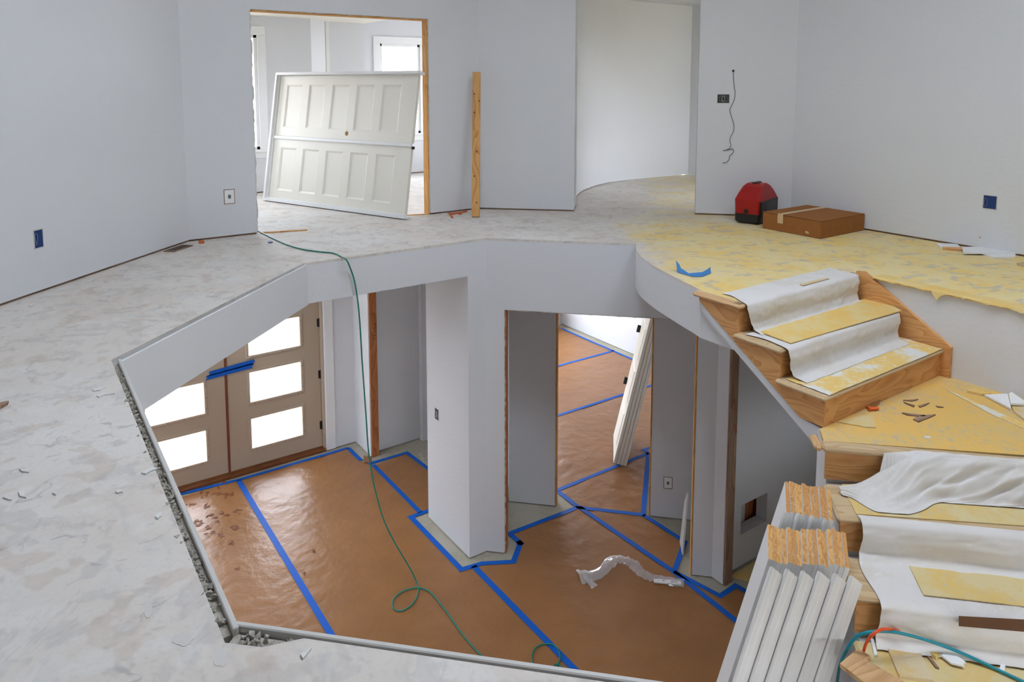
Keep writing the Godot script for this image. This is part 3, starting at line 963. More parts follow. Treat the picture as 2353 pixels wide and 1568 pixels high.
# ---------------------------------------------------------------- front doors
func build_front_doors() -> void:
	var zf := -8.53
	var panes := [-2.84, -2.278, -1.718, -1.16]
	var leaf_x := [[0.83, 1.905, 1.07, 1.68], [1.927, 3.021, 2.175, 2.785]]
	for k in 2:
		var x: Array = leaf_x[k]
		var root := Node3D.new()
		root.name = "door_%d" % (k + 1)
		add_child(root)
		root.position = Vector3((x[0] + x[1]) / 2.0, LF, zf)
		tag(root, ["left leaf of the beige glazed front doors", "right leaf of the beige glazed front doors, hinges showing"][k], "door", "", "structure")
		var s := st()
		var holes := []
		var y0 := LF + 0.04
		var y1 := -0.64
		var ys := [y0]
		for b: float in panes:
			ys.append(b); ys.append(b + 0.365)
		ys.append(y1)
		var zc := zf - 0.0225
		box(s, Transform3D(Basis(), Vector3((x[0] + x[2]) / 2.0, (y0 + y1) / 2.0, zc)), Vector3(x[2] - x[0], y1 - y0, 0.045))
		box(s, Transform3D(Basis(), Vector3((x[3] + x[1]) / 2.0, (y0 + y1) / 2.0, zc)), Vector3(x[1] - x[3], y1 - y0, 0.045))
		for i in range(0, ys.size(), 2):
			box(s, Transform3D(Basis(), Vector3((x[2] + x[3]) / 2.0, (ys[i] + ys[i + 1]) / 2.0, zc)), Vector3(x[3] - x[2], ys[i + 1] - ys[i], 0.045))
		put("slab", s, M["front door paint"], root)
		for b: float in panes:
			var c := Vector3((x[2] + x[3]) / 2.0, b + 0.1825, zf)
			s = st()
			quad(s, Vector3(x[2], b, zf - 0.02), Vector3(x[3], b, zf - 0.02), Vector3(x[3], b + 0.365, zf - 0.02), Vector3(x[2], b + 0.365, zf - 0.02))
			put("pane", s, M["obscure glass"], root)
			s = st()
			var w: float = x[3] - x[2]
			for sg: float in [-1.0, 1.0]:
				box(s, Transform3D(Basis(), c + Vector3(0, sg * 0.196, 0.004)), Vector3(w + 0.055, 0.032, 0.016), 0.005)
				box(s, Transform3D(Basis(), c + Vector3(sg * (w / 2.0 + 0.013), 0, 0.004)), Vector3(0.032, 0.365, 0.016), 0.005)
			var bead := put("glazing_bead", s, M["front door paint"], root)
			s = st()
			for i in 4:
				box(s, Transform3D(Basis(), c + Vector3(w * (i - 1.5) / 3.6, -0.196, 0.0125)), Vector3(0.007, 0.007, 0.002))
				if i < 3: box(s, Transform3D(Basis(), c + Vector3(w / 2.0 + 0.013, 0.13 * (i - 1), 0.0125)), Vector3(0.007, 0.007, 0.002))
			put("screws", s, M["dark bronze"], bead)
		if k == 1:
			for y: float in [-0.85, -1.475, -2.128, -2.778]:
				s = st()
				box(s, Transform3D(Basis(), Vector3(3.022, y, zf + 0.008)), Vector3(0.014, 0.11, 0.014), 0.003)
				box(s, Transform3D(Basis(), Vector3(3.012, y, zf + 0.002)), Vector3(0.03, 0.10, 0.004))
				put("hinge", s, M["dark bronze"], root)
		else:
			s = st()
			box(s, Transform3D(Basis(), Vector3(1.916, (y0 + y1) / 2.0, zf + 0.004)), Vector3(0.026, y1 - y0, 0.02), 0.003)
			tag(put("astragal", s, M["astragal"], root), "brown strip where the two leaves meet")
	var s2 := st()
	box(s2, Transform3D(Basis(), Vector3(1.92, LF + 0.02, -8.50)), Vector3(2.24, 0.04, 0.13), 0.006)
	struct("trim_4", s2, M["mahogany sill"], "dark brown threshold under the front doors", "trim")
	s2 = st()
	for x: float in [0.80, 3.04]:
		box(s2, Transform3D(Basis(), Vector3(x, -1.86, -8.52)), Vector3(0.03, 2.46, 0.14), 0.002)
	box(s2, Transform3D(Basis(), Vector3(1.92, -0.63, -8.52)), Vector3(2.24, 0.03, 0.14), 0.002)
	for x: float in [0.82, 1.916, 3.02]: box(s2, Transform3D(Basis(), Vector3(x, -1.86, -8.586)), Vector3(0.07, 2.46, 0.02))
	box(s2, Transform3D(Basis(), Vector3(1.92, -0.655, -8.586)), Vector3(2.24, 0.06, 0.02))
	struct("trim_5", s2, M["front door paint"], "beige frame around the front doors", "trim")
	s2 = st()
	for x: float in [0.735, 3.105]:
		box(s2, Transform3D(Basis(), Vector3(x, (LF - 0.56) / 2.0 + 0.005, -8.441)), Vector3(0.115, 2.52, 0.018), 0.004)
	box(s2, Transform3D(Basis(), Vector3(1.92, -0.56, -8.441)), Vector3(2.5, 0.1, 0.018), 0.004)
	struct("trim_6", s2, M["white trim paint"], "white flat casing around the front doors", "trim")
	# tape holding the leaves shut
	for k in 2:
		var s := st()
		var y := -1.825 - 0.042 * k
		var a := 1.72 - 0.03 * k
		var b := 2.245 - 0.02 * k
		var pts := [Vector3(a, y - 0.026, -8.5135), Vector3(b - 0.01, y + 0.006, -8.5135), Vector3(b - 0.025, y + 0.022, -8.5135), Vector3(b, y + 0.036, -8.5135), Vector3(b - 0.012, y + 0.062, -8.5135), Vector3(a + 0.025, y + 0.026, -8.5135), Vector3(a + 0.012, y + 0.012, -8.5135), Vector3(a + 0.03, y + 0.0, -8.5135)]
		slab(s, pts, Vector3(0, 0, 0.0015))
		tag(put("door_tape", s, M["painter blue"]), ["upper strip of blue painter's tape across the front doors", "lower torn strip of blue painter's tape across the front doors"][k], "tape", "tape holding the front doors")

# ---------------------------------------------------------------- staircase
const FP := [4.12, 3.77, 3.44, 3.11, 2.78, 2.45, 2.12]     # front edges of landing and lower treads along p
const QL := -0.985
const QR := -2.6

func build_stair() -> void:
	var root := thing("staircase", "oak staircase with a yellow dusted landing turning down to the foyer", "staircase", Vector3(4.5, LF, -2.4))
	var s: SurfaceTool
	# head: nosing along the upper floor
	s = st()
	box(s, Transform3D(Basis(), Vector3(4.5, -0.012, -2.995)), Vector3(1.385, 0.03, 0.075), 0.012)
	put("nosing", s, M["oak worn"], root)
	s = st()
	box(s, Transform3D(Basis(), Vector3(3.84, -0.012, -3.155)), Vector3(0.075, 0.03, 0.40), 0.012)
	put("nosing", s, M["oak pale"], root)
	# upper flight
	var zf := [-2.965, -2.64, -2.335]
	for k in 3:
		var y0 := -RISE * (k + 1)
		s = st()
		box(s, Transform3D(Basis(), Vector3(4.515, y0 + RISE / 2.0 - 0.016, zf[k] - 0.031)), Vector3(1.35, RISE - 0.03, 0.018), 0.001)
		put("riser", s, M["oak"], root)
		if k < 2:
			s = st()
			box(s, Transform3D(Basis(), Vector3(4.495, y0 - 0.015, (zf[k] - 0.04 + zf[k + 1]) / 2.0)), Vector3(1.39, 0.03, zf[k + 1] - zf[k] + 0.04), 0.012)
			put("tread", s, M["oak worn"], root)
	s = st()
	var L := []
	for v in [[-3.31, -0.028], [-2.985, -0.028], [-2.985, -0.222], [-2.66, -0.222], [-2.66, -0.415], [-2.357, -0.415], [-2.357, -0.5785], [-2.51, -0.5785], [-3.31, -0.055]]: L.append(Vector3(3.83, v[1], v[0]))
	slab(s, L, Vector3(0.018, 0, 0))
	put("stringer", s, M["oak"], root)
	s = st()
	L = []
	for v in [[-3.31, -0.06], [-2.51, -0.582], [-2.30, -0.6], [-2.30, -0.77], [-2.40, -0.72], [-3.31, -0.115]]: L.append(Vector3(3.837, v[1], v[0]))
	slab(s, L, Vector3(1.38, 0, 0))
	tag(put("soffit", s, M["primed drywall"], root), "white plasterboard under the upper flight")
	s = st()
	L = []
	for v in [[-2.99, 0.02], [-2.93, 0.028], [-2.295, -0.364], [-2.295, -0.609], [-2.40, -0.609], [-2.99, -0.22]]: L.append(Vector3(5.19, v[1], v[0]))
	slab(s, L, Vector3(0.029, 0, 0))
	put("skirt_board", s, M["oak"], root)
	# landing
	var ly := -3.0 * RISE
	s = st()
	prism(s, PackedVector2Array([Vector2(3.80, -2.36), Vector2(5.22, -2.36), Vector2(5.22, -0.80), v2(pq(4.205, QL - 0.02))]), ly - 0.022, ly)
	tag(put("landing", s, M["ochre landing"], root), "landing deck covered in yellow dust")
	s = st()
	prism(s, PackedVector2Array([Vector2(3.845, -2.40), Vector2(5.22, -2.40), Vector2(5.22, -0.85), v2(pq(4.175, QL - 0.035))]), LF, ly - 0.0225)
	put("landing_base", s, M["primed drywall"], root)
	for k in FP.size():
		var y := ly - RISE * k
		var p: float = FP[k]
		var q1 := QR if k else -3.2
		if k == 0:
			s = st(); bar(s, pq(p + 0.045, QL, y - 0.014), pq(p + 0.045, q1, y - 0.014), 0.09, 0.034, Vector3.UP, 0.012); put("nosing", s, M["oak worn"], root)
			s = st(); bar(s, pq(p + 0.01, QL + 0.02, y - 0.014), pq(p + 0.16, QL + 0.02, y - 0.014), 0.045, 0.034, Vector3.UP, 0.012); put("nosing", s, M["oak pale"], root)
		else:
			s = st(); bar(s, pq((p + FP[k - 1] - 0.02) / 2.0, QL, y - 0.015), pq((p + FP[k - 1] - 0.02) / 2.0, q1, y - 0.015), FP[k - 1] - 0.02 - p, 0.03, Vector3.UP, 0.012); put("tread", s, M["oak worn"] if k < 3 else M["straw board"], root)
		s = st(); bar(s, pq(p + 0.036, QL - 0.02, y - RISE / 2.0 - 0.015), pq(p + 0.036, q1, y - RISE / 2.0 - 0.015), 0.02, RISE - 0.03, Vector3.UP, 0.001); put("riser", s, M["oak"], root)
		if k:
			s = st(); bar(s, pq((p + FP[k - 1]) / 2.0, QL - 0.03, y - 0.06), pq((p + FP[k - 1]) / 2.0, QL - 0.05, y - 0.06), FP[k - 1] - p - 0.06, 0.06); put("stringer", s, M["oak"], root)
			s = st(); prism(s, PackedVector2Array([v2(pq(p + 0.047, QL - 0.04)), v2(pq(FP[k - 1] + 0.06, QL - 0.04)), v2(pq(FP[k - 1] + 0.06, q1)), v2(pq(p + 0.047, q1))]), LF, y - 0.031); put("side_wall", s, M["primed drywall"], root)

# ---------------------------------------------------------------- brown paper and tape on the lower floor
func pl(list: Array, h := LF) -> PackedVector2Array:
	var out := PackedVector2Array()
	for v in list: out.append(v2(v) if v is Vector3 else v2(px(v[0], v[1], h)))
	return out

func lay(poly: PackedVector2Array, label: String, cell := 0.06) -> void:
	var s := st()
	paper(s, poly, LF, cell)
	tag(put("kraft_paper", s, M["kraft paper"]), label, "floor paper", "brown paper sheets protecting the lower floor")

func tape(list: Array, label: String, w := 0.05) -> void:
	var pts := []
	for v in list: pts.append((v as Vector3) + Vector3.UP * 0.006 if v is Vector3 else px(v[0], v[1], LF) + Vector3.UP * 0.006)
	var fine := []
	for i in pts.size() - 1:
		fine.append(pts[i])
	fine.append(pts[-1])
	var s := st()
	ribbon(s, fine, w)
	tag(put("floor_tape", s, M["painter blue"]), label, "tape", "blue tape holding down the floor paper")

func build_paper() -> void:
	var T1 := 1.965
	var T2 := 3.381
	var T3 := 4.85
	lay(pl([Vector3(0.50, 0, -8.36), Vector3(T1, 0, -8.36), Vector3(T1, 0, -0.8), Vector3(0.5, 0, -2.2)]), "brown paper strip with mud smears before the left front door")
	lay(pl([Vector3(T1, 0, -8.36), [802, 1032], [832, 1062], [858, 1070], [963, 1180], [945, 1190], [1058, 1312], Vector3(T2, 0, -5.52), Vector3(T2, 0, -2.15), Vector3(T1, 0, -0.8)]), "brown paper strip under the green hose before the right front door")
	lay(pl([[862, 1070], [935, 1042], [988, 1084], [988, 1172], [968, 1178]]), "small brown paper piece in the closet opening")
	lay(pl([Vector3(T2, 0, -5.52), [1108, 1298], [1180, 1291], [1194, 1250], [1172, 1228], [1330, 1168], [1548, 1314], Vector3(T3, 0, -3.62), Vector3(T2, 0, -2.15)]), "brown paper strip under the clear plastic wrapper")
	lay(pl([[1334, 1169], [1478, 1185], [1572, 1248], [1550, 1312]]), "brown paper wedge before the right vestibule wall")
	lay(pl([[1556, 1318], [1655, 1373], [1690, 1350], [1722, 1366], Vector3(5.15, 0, -3.62), Vector3(T3, 0, -3.62)]), "narrow brown paper piece beside the folded post")
	lay(pl([[1284, 1132], [1488, 1046], [1474, 1182], [1330, 1166]]), "brown paper piece within the doorway, framed in blue tape", 0.05)
	var zA := px(1345, 825, LF).z
	var zB := px(1360, 931, LF).z
	var zC := px(1385, 1083, LF).z
	var clip := PackedVector2Array([v2(pq(7.62, 3.5)), v2(pq(7.62, -4.0)), v2(pq(14.0, -4.0)), v2(pq(14.0, 3.5))])
	var zz := [-10.5, zA, zB, zC]
	var lab := ["brown paper strip deepest in the lower room", "middle brown paper strip in the lower room", "brown paper strip under the leaning door stack"]
	for k in 3:
		var r := PackedVector2Array([Vector2(4.5, zz[k]), Vector2(8.3, zz[k]), Vector2(8.3, zz[k + 1]), Vector2(4.5, zz[k + 1])])
		for piece in Geometry2D.intersect_polygons(r, clip): lay(piece, lab[k], 0.07)
	lay(PackedVector2Array([Vector2(6.3, zC + 0.02), Vector2(8.3, zC + 0.02), Vector2(8.3, -4.6), Vector2(6.3, -4.6)]), "brown paper strip behind the right vestibule wall", 0.1)
	# tapes
	tape([[548, 1105], [770, 1476], Vector3(T1, LF, -1.2)], "long blue tape line running from the front doors", 0.058)
	tape([[1088, 1303], [1339, 1560], Vector3(T2, LF, -2.2)], "long blue tape line running out from the column's paper corner", 0.058)
	tape([[1330, 1166], [1548, 1316], [1700, 1436]], "blue tape line running past the plastic wrapper", 0.055)
	tape([[403, 1140], [550, 1104], [800, 1031]], "blue tape along the front door threshold")
	tape([[800, 1031], [830, 1060]], "short blue tape by the closet stub")
	tape([[846, 1068], [935, 1042], [988, 1082]], "blue tape along the closet's inner paper edge")
	tape([[858, 1070], [966, 1180]], "blue tape across the closet opening")
	tape([[988, 1174], [944, 1190], [1060, 1311], [1108, 1297], [1180, 1293], [1196, 1250], [1171, 1228], [1330, 1167]], "angled blue tape framing the foot of the folded column", 0.055)
	tape([[1190, 1246], [1200, 1254]], "small torn blue tape tab near the folded column", 0.06)
	tape([[1281, 1128], [1490, 1043]], "blue tape across the back of the doorway paper")
	tape([[1281, 1130], [1330, 1168], [1478, 1185], [1490, 1043]], "blue tape around the front and side of the doorway paper", 0.055)
	tape([[1496, 1030], [1478, 1036], [1492, 1044]], "short blue tape zigzag by the right doorway jamb", 0.045)
	tape([[1478, 1185], [1574, 1247], [1549, 1316]], "blue tape along the right vestibule wall")
	tape([[1549, 1316], [1655, 1372], [1691, 1348], [1726, 1368]], "blue tape framing the foot of the folded post")
	tape([Vector3(5.3, LF, zA), Vector3(8.3, LF, zA)], "blue tape line deepest in the lower room")
	tape([Vector3(5.2, LF, zB), Vector3(8.3, LF, zB)], "middle blue tape line in the lower room")
	tape([Vector3(8.28, LF, -10.4), Vector3(8.28, LF, -4.7)], "blue tape along the far wall of the lower room")
	# mud
	var s := st()
	var blots := [[490, 1120, 40], [470, 1135, 26], [520, 1138, 22], [497, 1190, 40], [455, 1205, 26], [545, 1180, 16], [440, 1162, 18], [480, 1215, 26], [510, 1230, 14], [540, 1215, 20], [475, 1165, 12], [545, 1310, 14], [722, 1268, 8], [700, 1320, 6], [530, 1250, 10]]
	for b in blots:
		for k in 9:
			var a := rng.randf() * TAU
			var r: float = rng.randf() * b[2]
			_blot(s, px(b[0] + cos(a) * r * 0.7, b[1] + sin(a) * r * 0.55, LF), 0.006 + rng.randf() * 0.0011 * b[2])
	tag(put("mud_smears", s, M["mahogany sill"]), "brown mud smears on the paper near the front doors", "mud", "", "stuff")

func _blot(s: SurfaceTool, at: Vector3, r: float) -> void:
	var n := 7
	var ring := []
	var a0 := rng.randf() * TAU
	var el := 0.35 + rng.randf() * 0.5
	for i in n:
		var a := TAU * i / n
		var v := Vector2(cos(a), sin(a) * el).rotated(a0) * r * (0.6 + rng.randf() * 0.7)
		ring.append(at + Vector3(v.x, 0.0085, v.y))
	for i in n:
		tri(s, at + Vector3.UP * 0.0105, ring[i], ring[(i + 1) % n])

# ---------------------------------------------------------------- things on the upper floor
func chip(called: String, list: Array, h: float, t: float, m: String, label: String, category: String, group := "") -> void:
	var pts := []
	for v in list: pts.append(px(v[0], v[1], h))
	var s := st()
	slab(s, pts, Vector3.UP * t)
	tag(put(called, s, M[m]), label, category, group)

func cover(called: String, at: Vector3, d: Vector3, n: Vector3, w: float, h: float, label: String, kind: String) -> void:
	# electrical boxes in a wall: rim, body and what shows inside
	var root := thing(called, label, "outlet", at)
	var s := st()
	var b := Basis(d, Vector3.UP, n)
	if kind == "plate":
		box(s, Transform3D(b, at + n * 0.003), Vector3(w, h, 0.006), 0.002)
		put("cover_plate", s, M["white trim paint"], root)
		s = st()
		for sg: float in [-1.0, 1.0]:
			box(s, Transform3D(b, at + d * sg * (w / 2.0 + 0.004) + n * 0.001), Vector3(0.005, h + 0.012, 0.003))
			box(s, Transform3D(b, at + Vector3.UP * sg * (h / 2.0 + 0.004) + n * 0.001), Vector3(w + 0.012, 0.005, 0.003))
		put("cut_edge", s, M["grey stud"], root)
		s = st()
		box(s, Transform3D(b, at + n * 0.006), Vector3(w * 0.32, h * 0.28, 0.004), 0.001)
		var sock := put("socket", s, M["steel"], root)
		s = st()
		box(s, Transform3D(b, at + n * 0.009), Vector3(w * 0.26, h * 0.03, 0.002))
		box(s, Transform3D(b, at + n * 0.009 + Vector3.UP * h * 0.08), Vector3(w * 0.2, h * 0.02, 0.002))
		put("slot", s, M["black plastic"], sock)
	else:
		var rim := 0.006
		for sg: float in [-1.0, 1.0]:
			box(s, Transform3D(b, at + d * sg * w / 2.0 + n * 0.002), Vector3(rim, h + rim, 0.006), 0.001)
			box(s, Transform3D(b, at + Vector3.UP * sg * h / 2.0 + n * 0.002), Vector3(w + rim, rim, 0.006), 0.001)
		put("rim", s, M["gypsum edge"], root)
		s = st()
		box(s, Transform3D(b, at + n * 0.001), Vector3(w, h, 0.002))
		put("box_back", s, M["box blue"] if kind == "blue" else M["wire black"], root)  # wires kind: flat dark panel stands for the shaded box inside
		if true:
			for k in (3 if kind != "blue" else 1):
				s = st()
				var pts := []
				for i in 9:
					var a := TAU * i / 8.0 + k
					pts.append(at + n * (0.006 + 0.004 * sin(a * 2.0)) + d * (w * ((0.22 * (k - 1) if kind != "blue" else -0.3) + 0.12 * cos(a))) + Vector3.UP * h * 0.32 * sin(a))
				tube(s, curve(pts, 0.02), 0.0022, 5)
				put("wire", s, M["steel"] if k != 1 else M["putty"], root)

func build_upper_things() -> void:
	build_door_unit()
	var s: SurfaceTool
	# leaning stud
	var a := px(1091, 500) + Vector3(0, 0.002, 0)
	var top := Vector3(4.30, 1.535, -6.90)
	s = st()
	box(s, Transform3D(Basis(rgt, (top - a).normalized(), rgt.cross((top - a).normalized()).normalized()).orthonormalized(), (a + top) / 2.0 + Vector3(0, 0.006, 0)), Vector3(0.086, (top - a).length(), 0.038), 0.003)
	var lumber := thing("lumber_stud", "pine stud leaning upright in the corner of the back wall", "lumber", a)
	put("board", s, M["pine stud"], lumber)
	for v in [[0.10, 0.2], [0.28, -0.15], [0.45, 0.1], [0.72, -0.3], [0.80, 0.28], [0.85, -0.32]]:
		var c: Vector3 = a.lerp(top, v[0]) + rgt * 0.086 * v[1]
		s = st()
		_blot_dir(s, c, 0.008)
		put("knot", s, M["mahogany sill"], lumber)
	build_red_tool()
	build_carton()
	# floor register by the left wall
	s = st()
	var gc := px(410, 572)
	var gd := Vector3(S, 0, -S)
	var reg := thing("floor_register", "brown metal floor register beside the long left wall", "vent", gc)
	box(s, frame(gc + Vector3.UP * 0.004, gd), Vector3(0.26, 0.008, 0.11), 0.003)
	put("flange", s, M["grey stud"], reg)
	for k in 9:
		s = st()
		box(s, frame(gc + Vector3.UP * 0.009 + gd * (k - 4) * 0.025, gd), Vector3(0.012, 0.003, 0.08))
		put("louvre", s, M["dark bronze"], reg)
	# slats and scraps
	s = st()
	bar(s, px(598, 537) + Vector3.UP * 0.006, px(706, 530) + Vector3.UP * 0.006, 0.018, 0.012)
	tag(put("wood_strip", s, M["pine stud"]), "thin pine strip across the floor of the wide opening", "strip")
	s = st()
	bar(s, px(932, 496) + Vector3.UP * 0.005, px(983, 493) + Vector3.UP * 0.005, 0.02, 0.008)
	tag(put("wood_strip", s, M["pine stud"]), "thin pine strip between leaning doors and right jamb", "strip")
	chip("wood_scrap", [[1028, 491], [1058, 488], [1074, 485], [1073, 488], [1040, 494]], 0.0, 0.006, "rust scrap", "long orange wood splinter beside the leaning stud", "scrap", "orange splinters by the stud")
	chip("wood_scrap", [[1032, 494], [1036, 492], [1042, 501], [1038, 502]], 0.0, 0.006, "rust scrap", "short orange wood splinter pointing away from the stud", "scrap", "orange splinters by the stud")
	chip("wood_scrap", [[1052, 490], [1060, 488], [1062, 493], [1054, 494]], 0.0, 0.008, "rust scrap", "small orange wood block among the splinters", "scrap", "orange splinters by the stud")
	chip("plastic_scrap", [[456, 556], [468, 555], [470, 559], [458, 561]], 0.0, 0.012, "rust scrap", "small orange plastic scrap at the foot of the back wall", "scrap")
	chip("rag_scrap", [[615, 557], [622, 555], [627, 558], [618, 560]], 0.0, 0.01, "box blue", "tiny dark blue scrap on the floor before the opening", "scrap")
	# plaster chips on the near floor
	var chips := [[[45, 1080], [72, 1082], [66, 1088], [50, 1086]], [[42, 1132], [58, 1128], [54, 1141], [60, 1146], [46, 1143]], [[6, 1146], [24, 1152], [28, 1150], [20, 1147]], [[324, 1090], [348, 1077], [364, 1079], [346, 1086], [336, 1092]], [[212, 897], [226, 894], [244, 891], [230, 899], [216, 901]], [[222, 913], [238, 905], [264, 907], [240, 910], [228, 915]], [[65, 705], [78, 701], [74, 706]], [[318, 621], [330, 620], [326, 623]], [[356, 1190], [370, 1180], [372, 1188], [362, 1195]], [[265, 1132], [276, 1128], [282, 1133], [270, 1136]], [[690, 1508], [716, 1494], [702, 1512], [696, 1518]], [[120, 1136], [132, 1134], [128, 1140]]]
	for c in chips: chip("plaster_chip", c, 0.0, 0.006, "putty", "thin white plaster chip on the scuffed grey floor", "plaster chip", "plaster chips on the near floor")
	for c in [[420, 1470, 24, 15], [90, 692, 16, 4], [340, 1400, 10, 22], [505, 1512, 16, 22]]:
		var ring := []
		for i in 16: ring.append([c[0] + cos(TAU * i / 16.0) * c[2] * (0.85 + 0.3 * rng.randf()), c[1] + sin(TAU * i / 16.0) * c[3] * (0.85 + 0.3 * rng.randf())])
		chip("putty_smear", ring, 0.0, 0.0012, "old compound", "flat smear of dried white joint compound on the grey floor", "smear", "dried compound smears")
	chip("wood_chip", [[0, 930], [20, 926], [18, 931], [2, 941]], 0.0, 0.01, "grey stud", "brown wood chip on the scuffed grey floor", "scrap")
	# blue tape scrap near the balcony edge
	s = st()
	var b0 := [px(1556, 626), px(1565, 630), px(1590, 637), px(1615, 637), px(1634, 629)]
	var bh := [0.075, 0.03, 0.012, 0.02, 0.035]
	sheet(s, 16, 4, func(u: float, v: float) -> Vector3:
		var k := u * 4.0
		var i := mini(int(k), 3)
		var base: Vector3 = b0[i].lerp(b0[i + 1], k - i)
		return base + Vector3.UP * (0.004 + lerpf(bh[i], bh[i + 1], k - i) * v) + level_dir() * 0.05 * v + rgt * 0.012 * v * sin(u * 9.0), 0.001)
	tag(put("tape_scrap", s, M["painter blue old"]), "curled scrap of blue tape on the yellow floor near the curved edge", "tape scrap")
	# trim offcuts along the right wall
	chip("trim_offcut", [[2210, 571], [2300, 570], [2350, 582], [2338, 584], [2214, 584]], 0.012, 0.014, "white trim paint", "longest white trim offcut lying on the others by the right wall", "trim offcut", "offcuts along the right wall")
	chip("trim_offcut", [[2252, 584], [2333, 587], [2333, 593], [2285, 595]], 0.0, 0.012, "white trim paint", "short white trim offcut under the longest one", "trim offcut", "offcuts along the right wall")
	chip("trim_offcut", [[2151, 562], [2200, 563], [2206, 571], [2160, 570]], 0.0, 0.012, "white trim paint", "stubby white trim offcut nearest the cardboard box", "trim offcut", "offcuts along the right wall")
	chip("trim_offcut", [[2166, 571], [2212, 573], [2212, 578], [2166, 575]], 0.0, 0.016, "oak", "raw brown wood offcut among the white ones", "trim offcut", "offcuts along the right wall")
	chip("trim_offcut", [[2336, 608], [2353, 606], [2353, 614], [2340, 611]], 0.0, 0.012, "oak worn", "pale wood offcut alone on the yellow floor strip", "trim offcut", "offcuts along the right wall")
	s = st()
	bar(s, px(2281, 570) + Vector3(0.0, 0.01, 0), pw(2251, 545, Vector3(6.83, 0, 0), Vector3.RIGHT), 0.006, 0.006)
	tag(put("wood_sliver", s, M["rust scrap"]), "thin reddish sliver leaning on the right wall", "sliver")
	# wall boxes
	var PL := Vector3(-2.857, 0, -2.857)
	var PN := Vector3(S, 0, S)
	cover("outlet_box", pw(88, 549, PL, PN), Vector3(S, 0, -S), PN, 0.075, 0.125, "open blue outlet box in the long left wall", "blue")
	cover("outlet_cover", pw(527, 452, Vector3(0, 0, -7.03), Vector3.BACK), Vector3.RIGHT, Vector3.BACK, 0.085, 0.125, "white switch plate with a rough cut edge beside the wide opening", "plate")
	var QP := pq(8.16, 0)
	var QN := pq(-1, 0)
	cover("outlet_box", pw(1662, 227, QP, QN), pq(0, -1), QN, 0.125, 0.095, "open double outlet box full of coiled wires on the diagonal wall", "wires")
	cover("outlet_box", pw(2275, 465, Vector3(6.84, 0, 0), Vector3.RIGHT), Vector3.BACK, Vector3.LEFT, 0.105, 0.115, "open dark blue outlet box in the right wall", "blue")
	# dangling wire
	var wp := []
	for v in [[1685, 163], [1685, 180], [1687, 200], [1689, 215], [1686, 232], [1678, 248], [1677, 255], [1681, 270], [1686, 285], [1686, 300], [1678, 315], [1677, 325], [1679, 335], [1673, 343], [1661, 346], [1674, 344], [1683, 342], [1685, 350], [1676, 358], [1675, 366], [1668, 373], [1660, 374]]:
		wp.append(pw(v[0], v[1], QP, QN) + QN * 0.012)
	s = st()
	tube(s, curve(wp, 0.02), 0.0028, 6)
	var wr := thing("dangling_wire", "thin dark wire dangling from a hole in the diagonal wall", "wire", wp[0])
	put("wire", s, M["wire black"], wr)
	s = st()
	box(s, Transform3D(Basis(pq(0, -1), Vector3.UP, QN), wp[0] - QN * 0.011), Vector3(0.022, 0.022, 0.004), 0.004)  # black patch on the wall in place of the dark wire hole
	put("dark_hole_patch", s, M["black plastic"], wr)
	build_hose()

func level_dir() -> Vector3:
	return Vector3(fwd.x, 0, fwd.z).normalized()

func _blot_dir(s: SurfaceTool, c: Vector3, r: float) -> void:
	var n := 8
	for i in n:
		var a := TAU * i / n
		var b := TAU * (i + 1) / n
		var f := -fwd * 0.0225
		tri(s, c + f * 1.05, c + f + (rgt * cos(a) + Vector3.UP * sin(a) * 1.3) * r, c + f + (rgt * cos(b) + Vector3.UP * sin(b) * 1.3) * r)

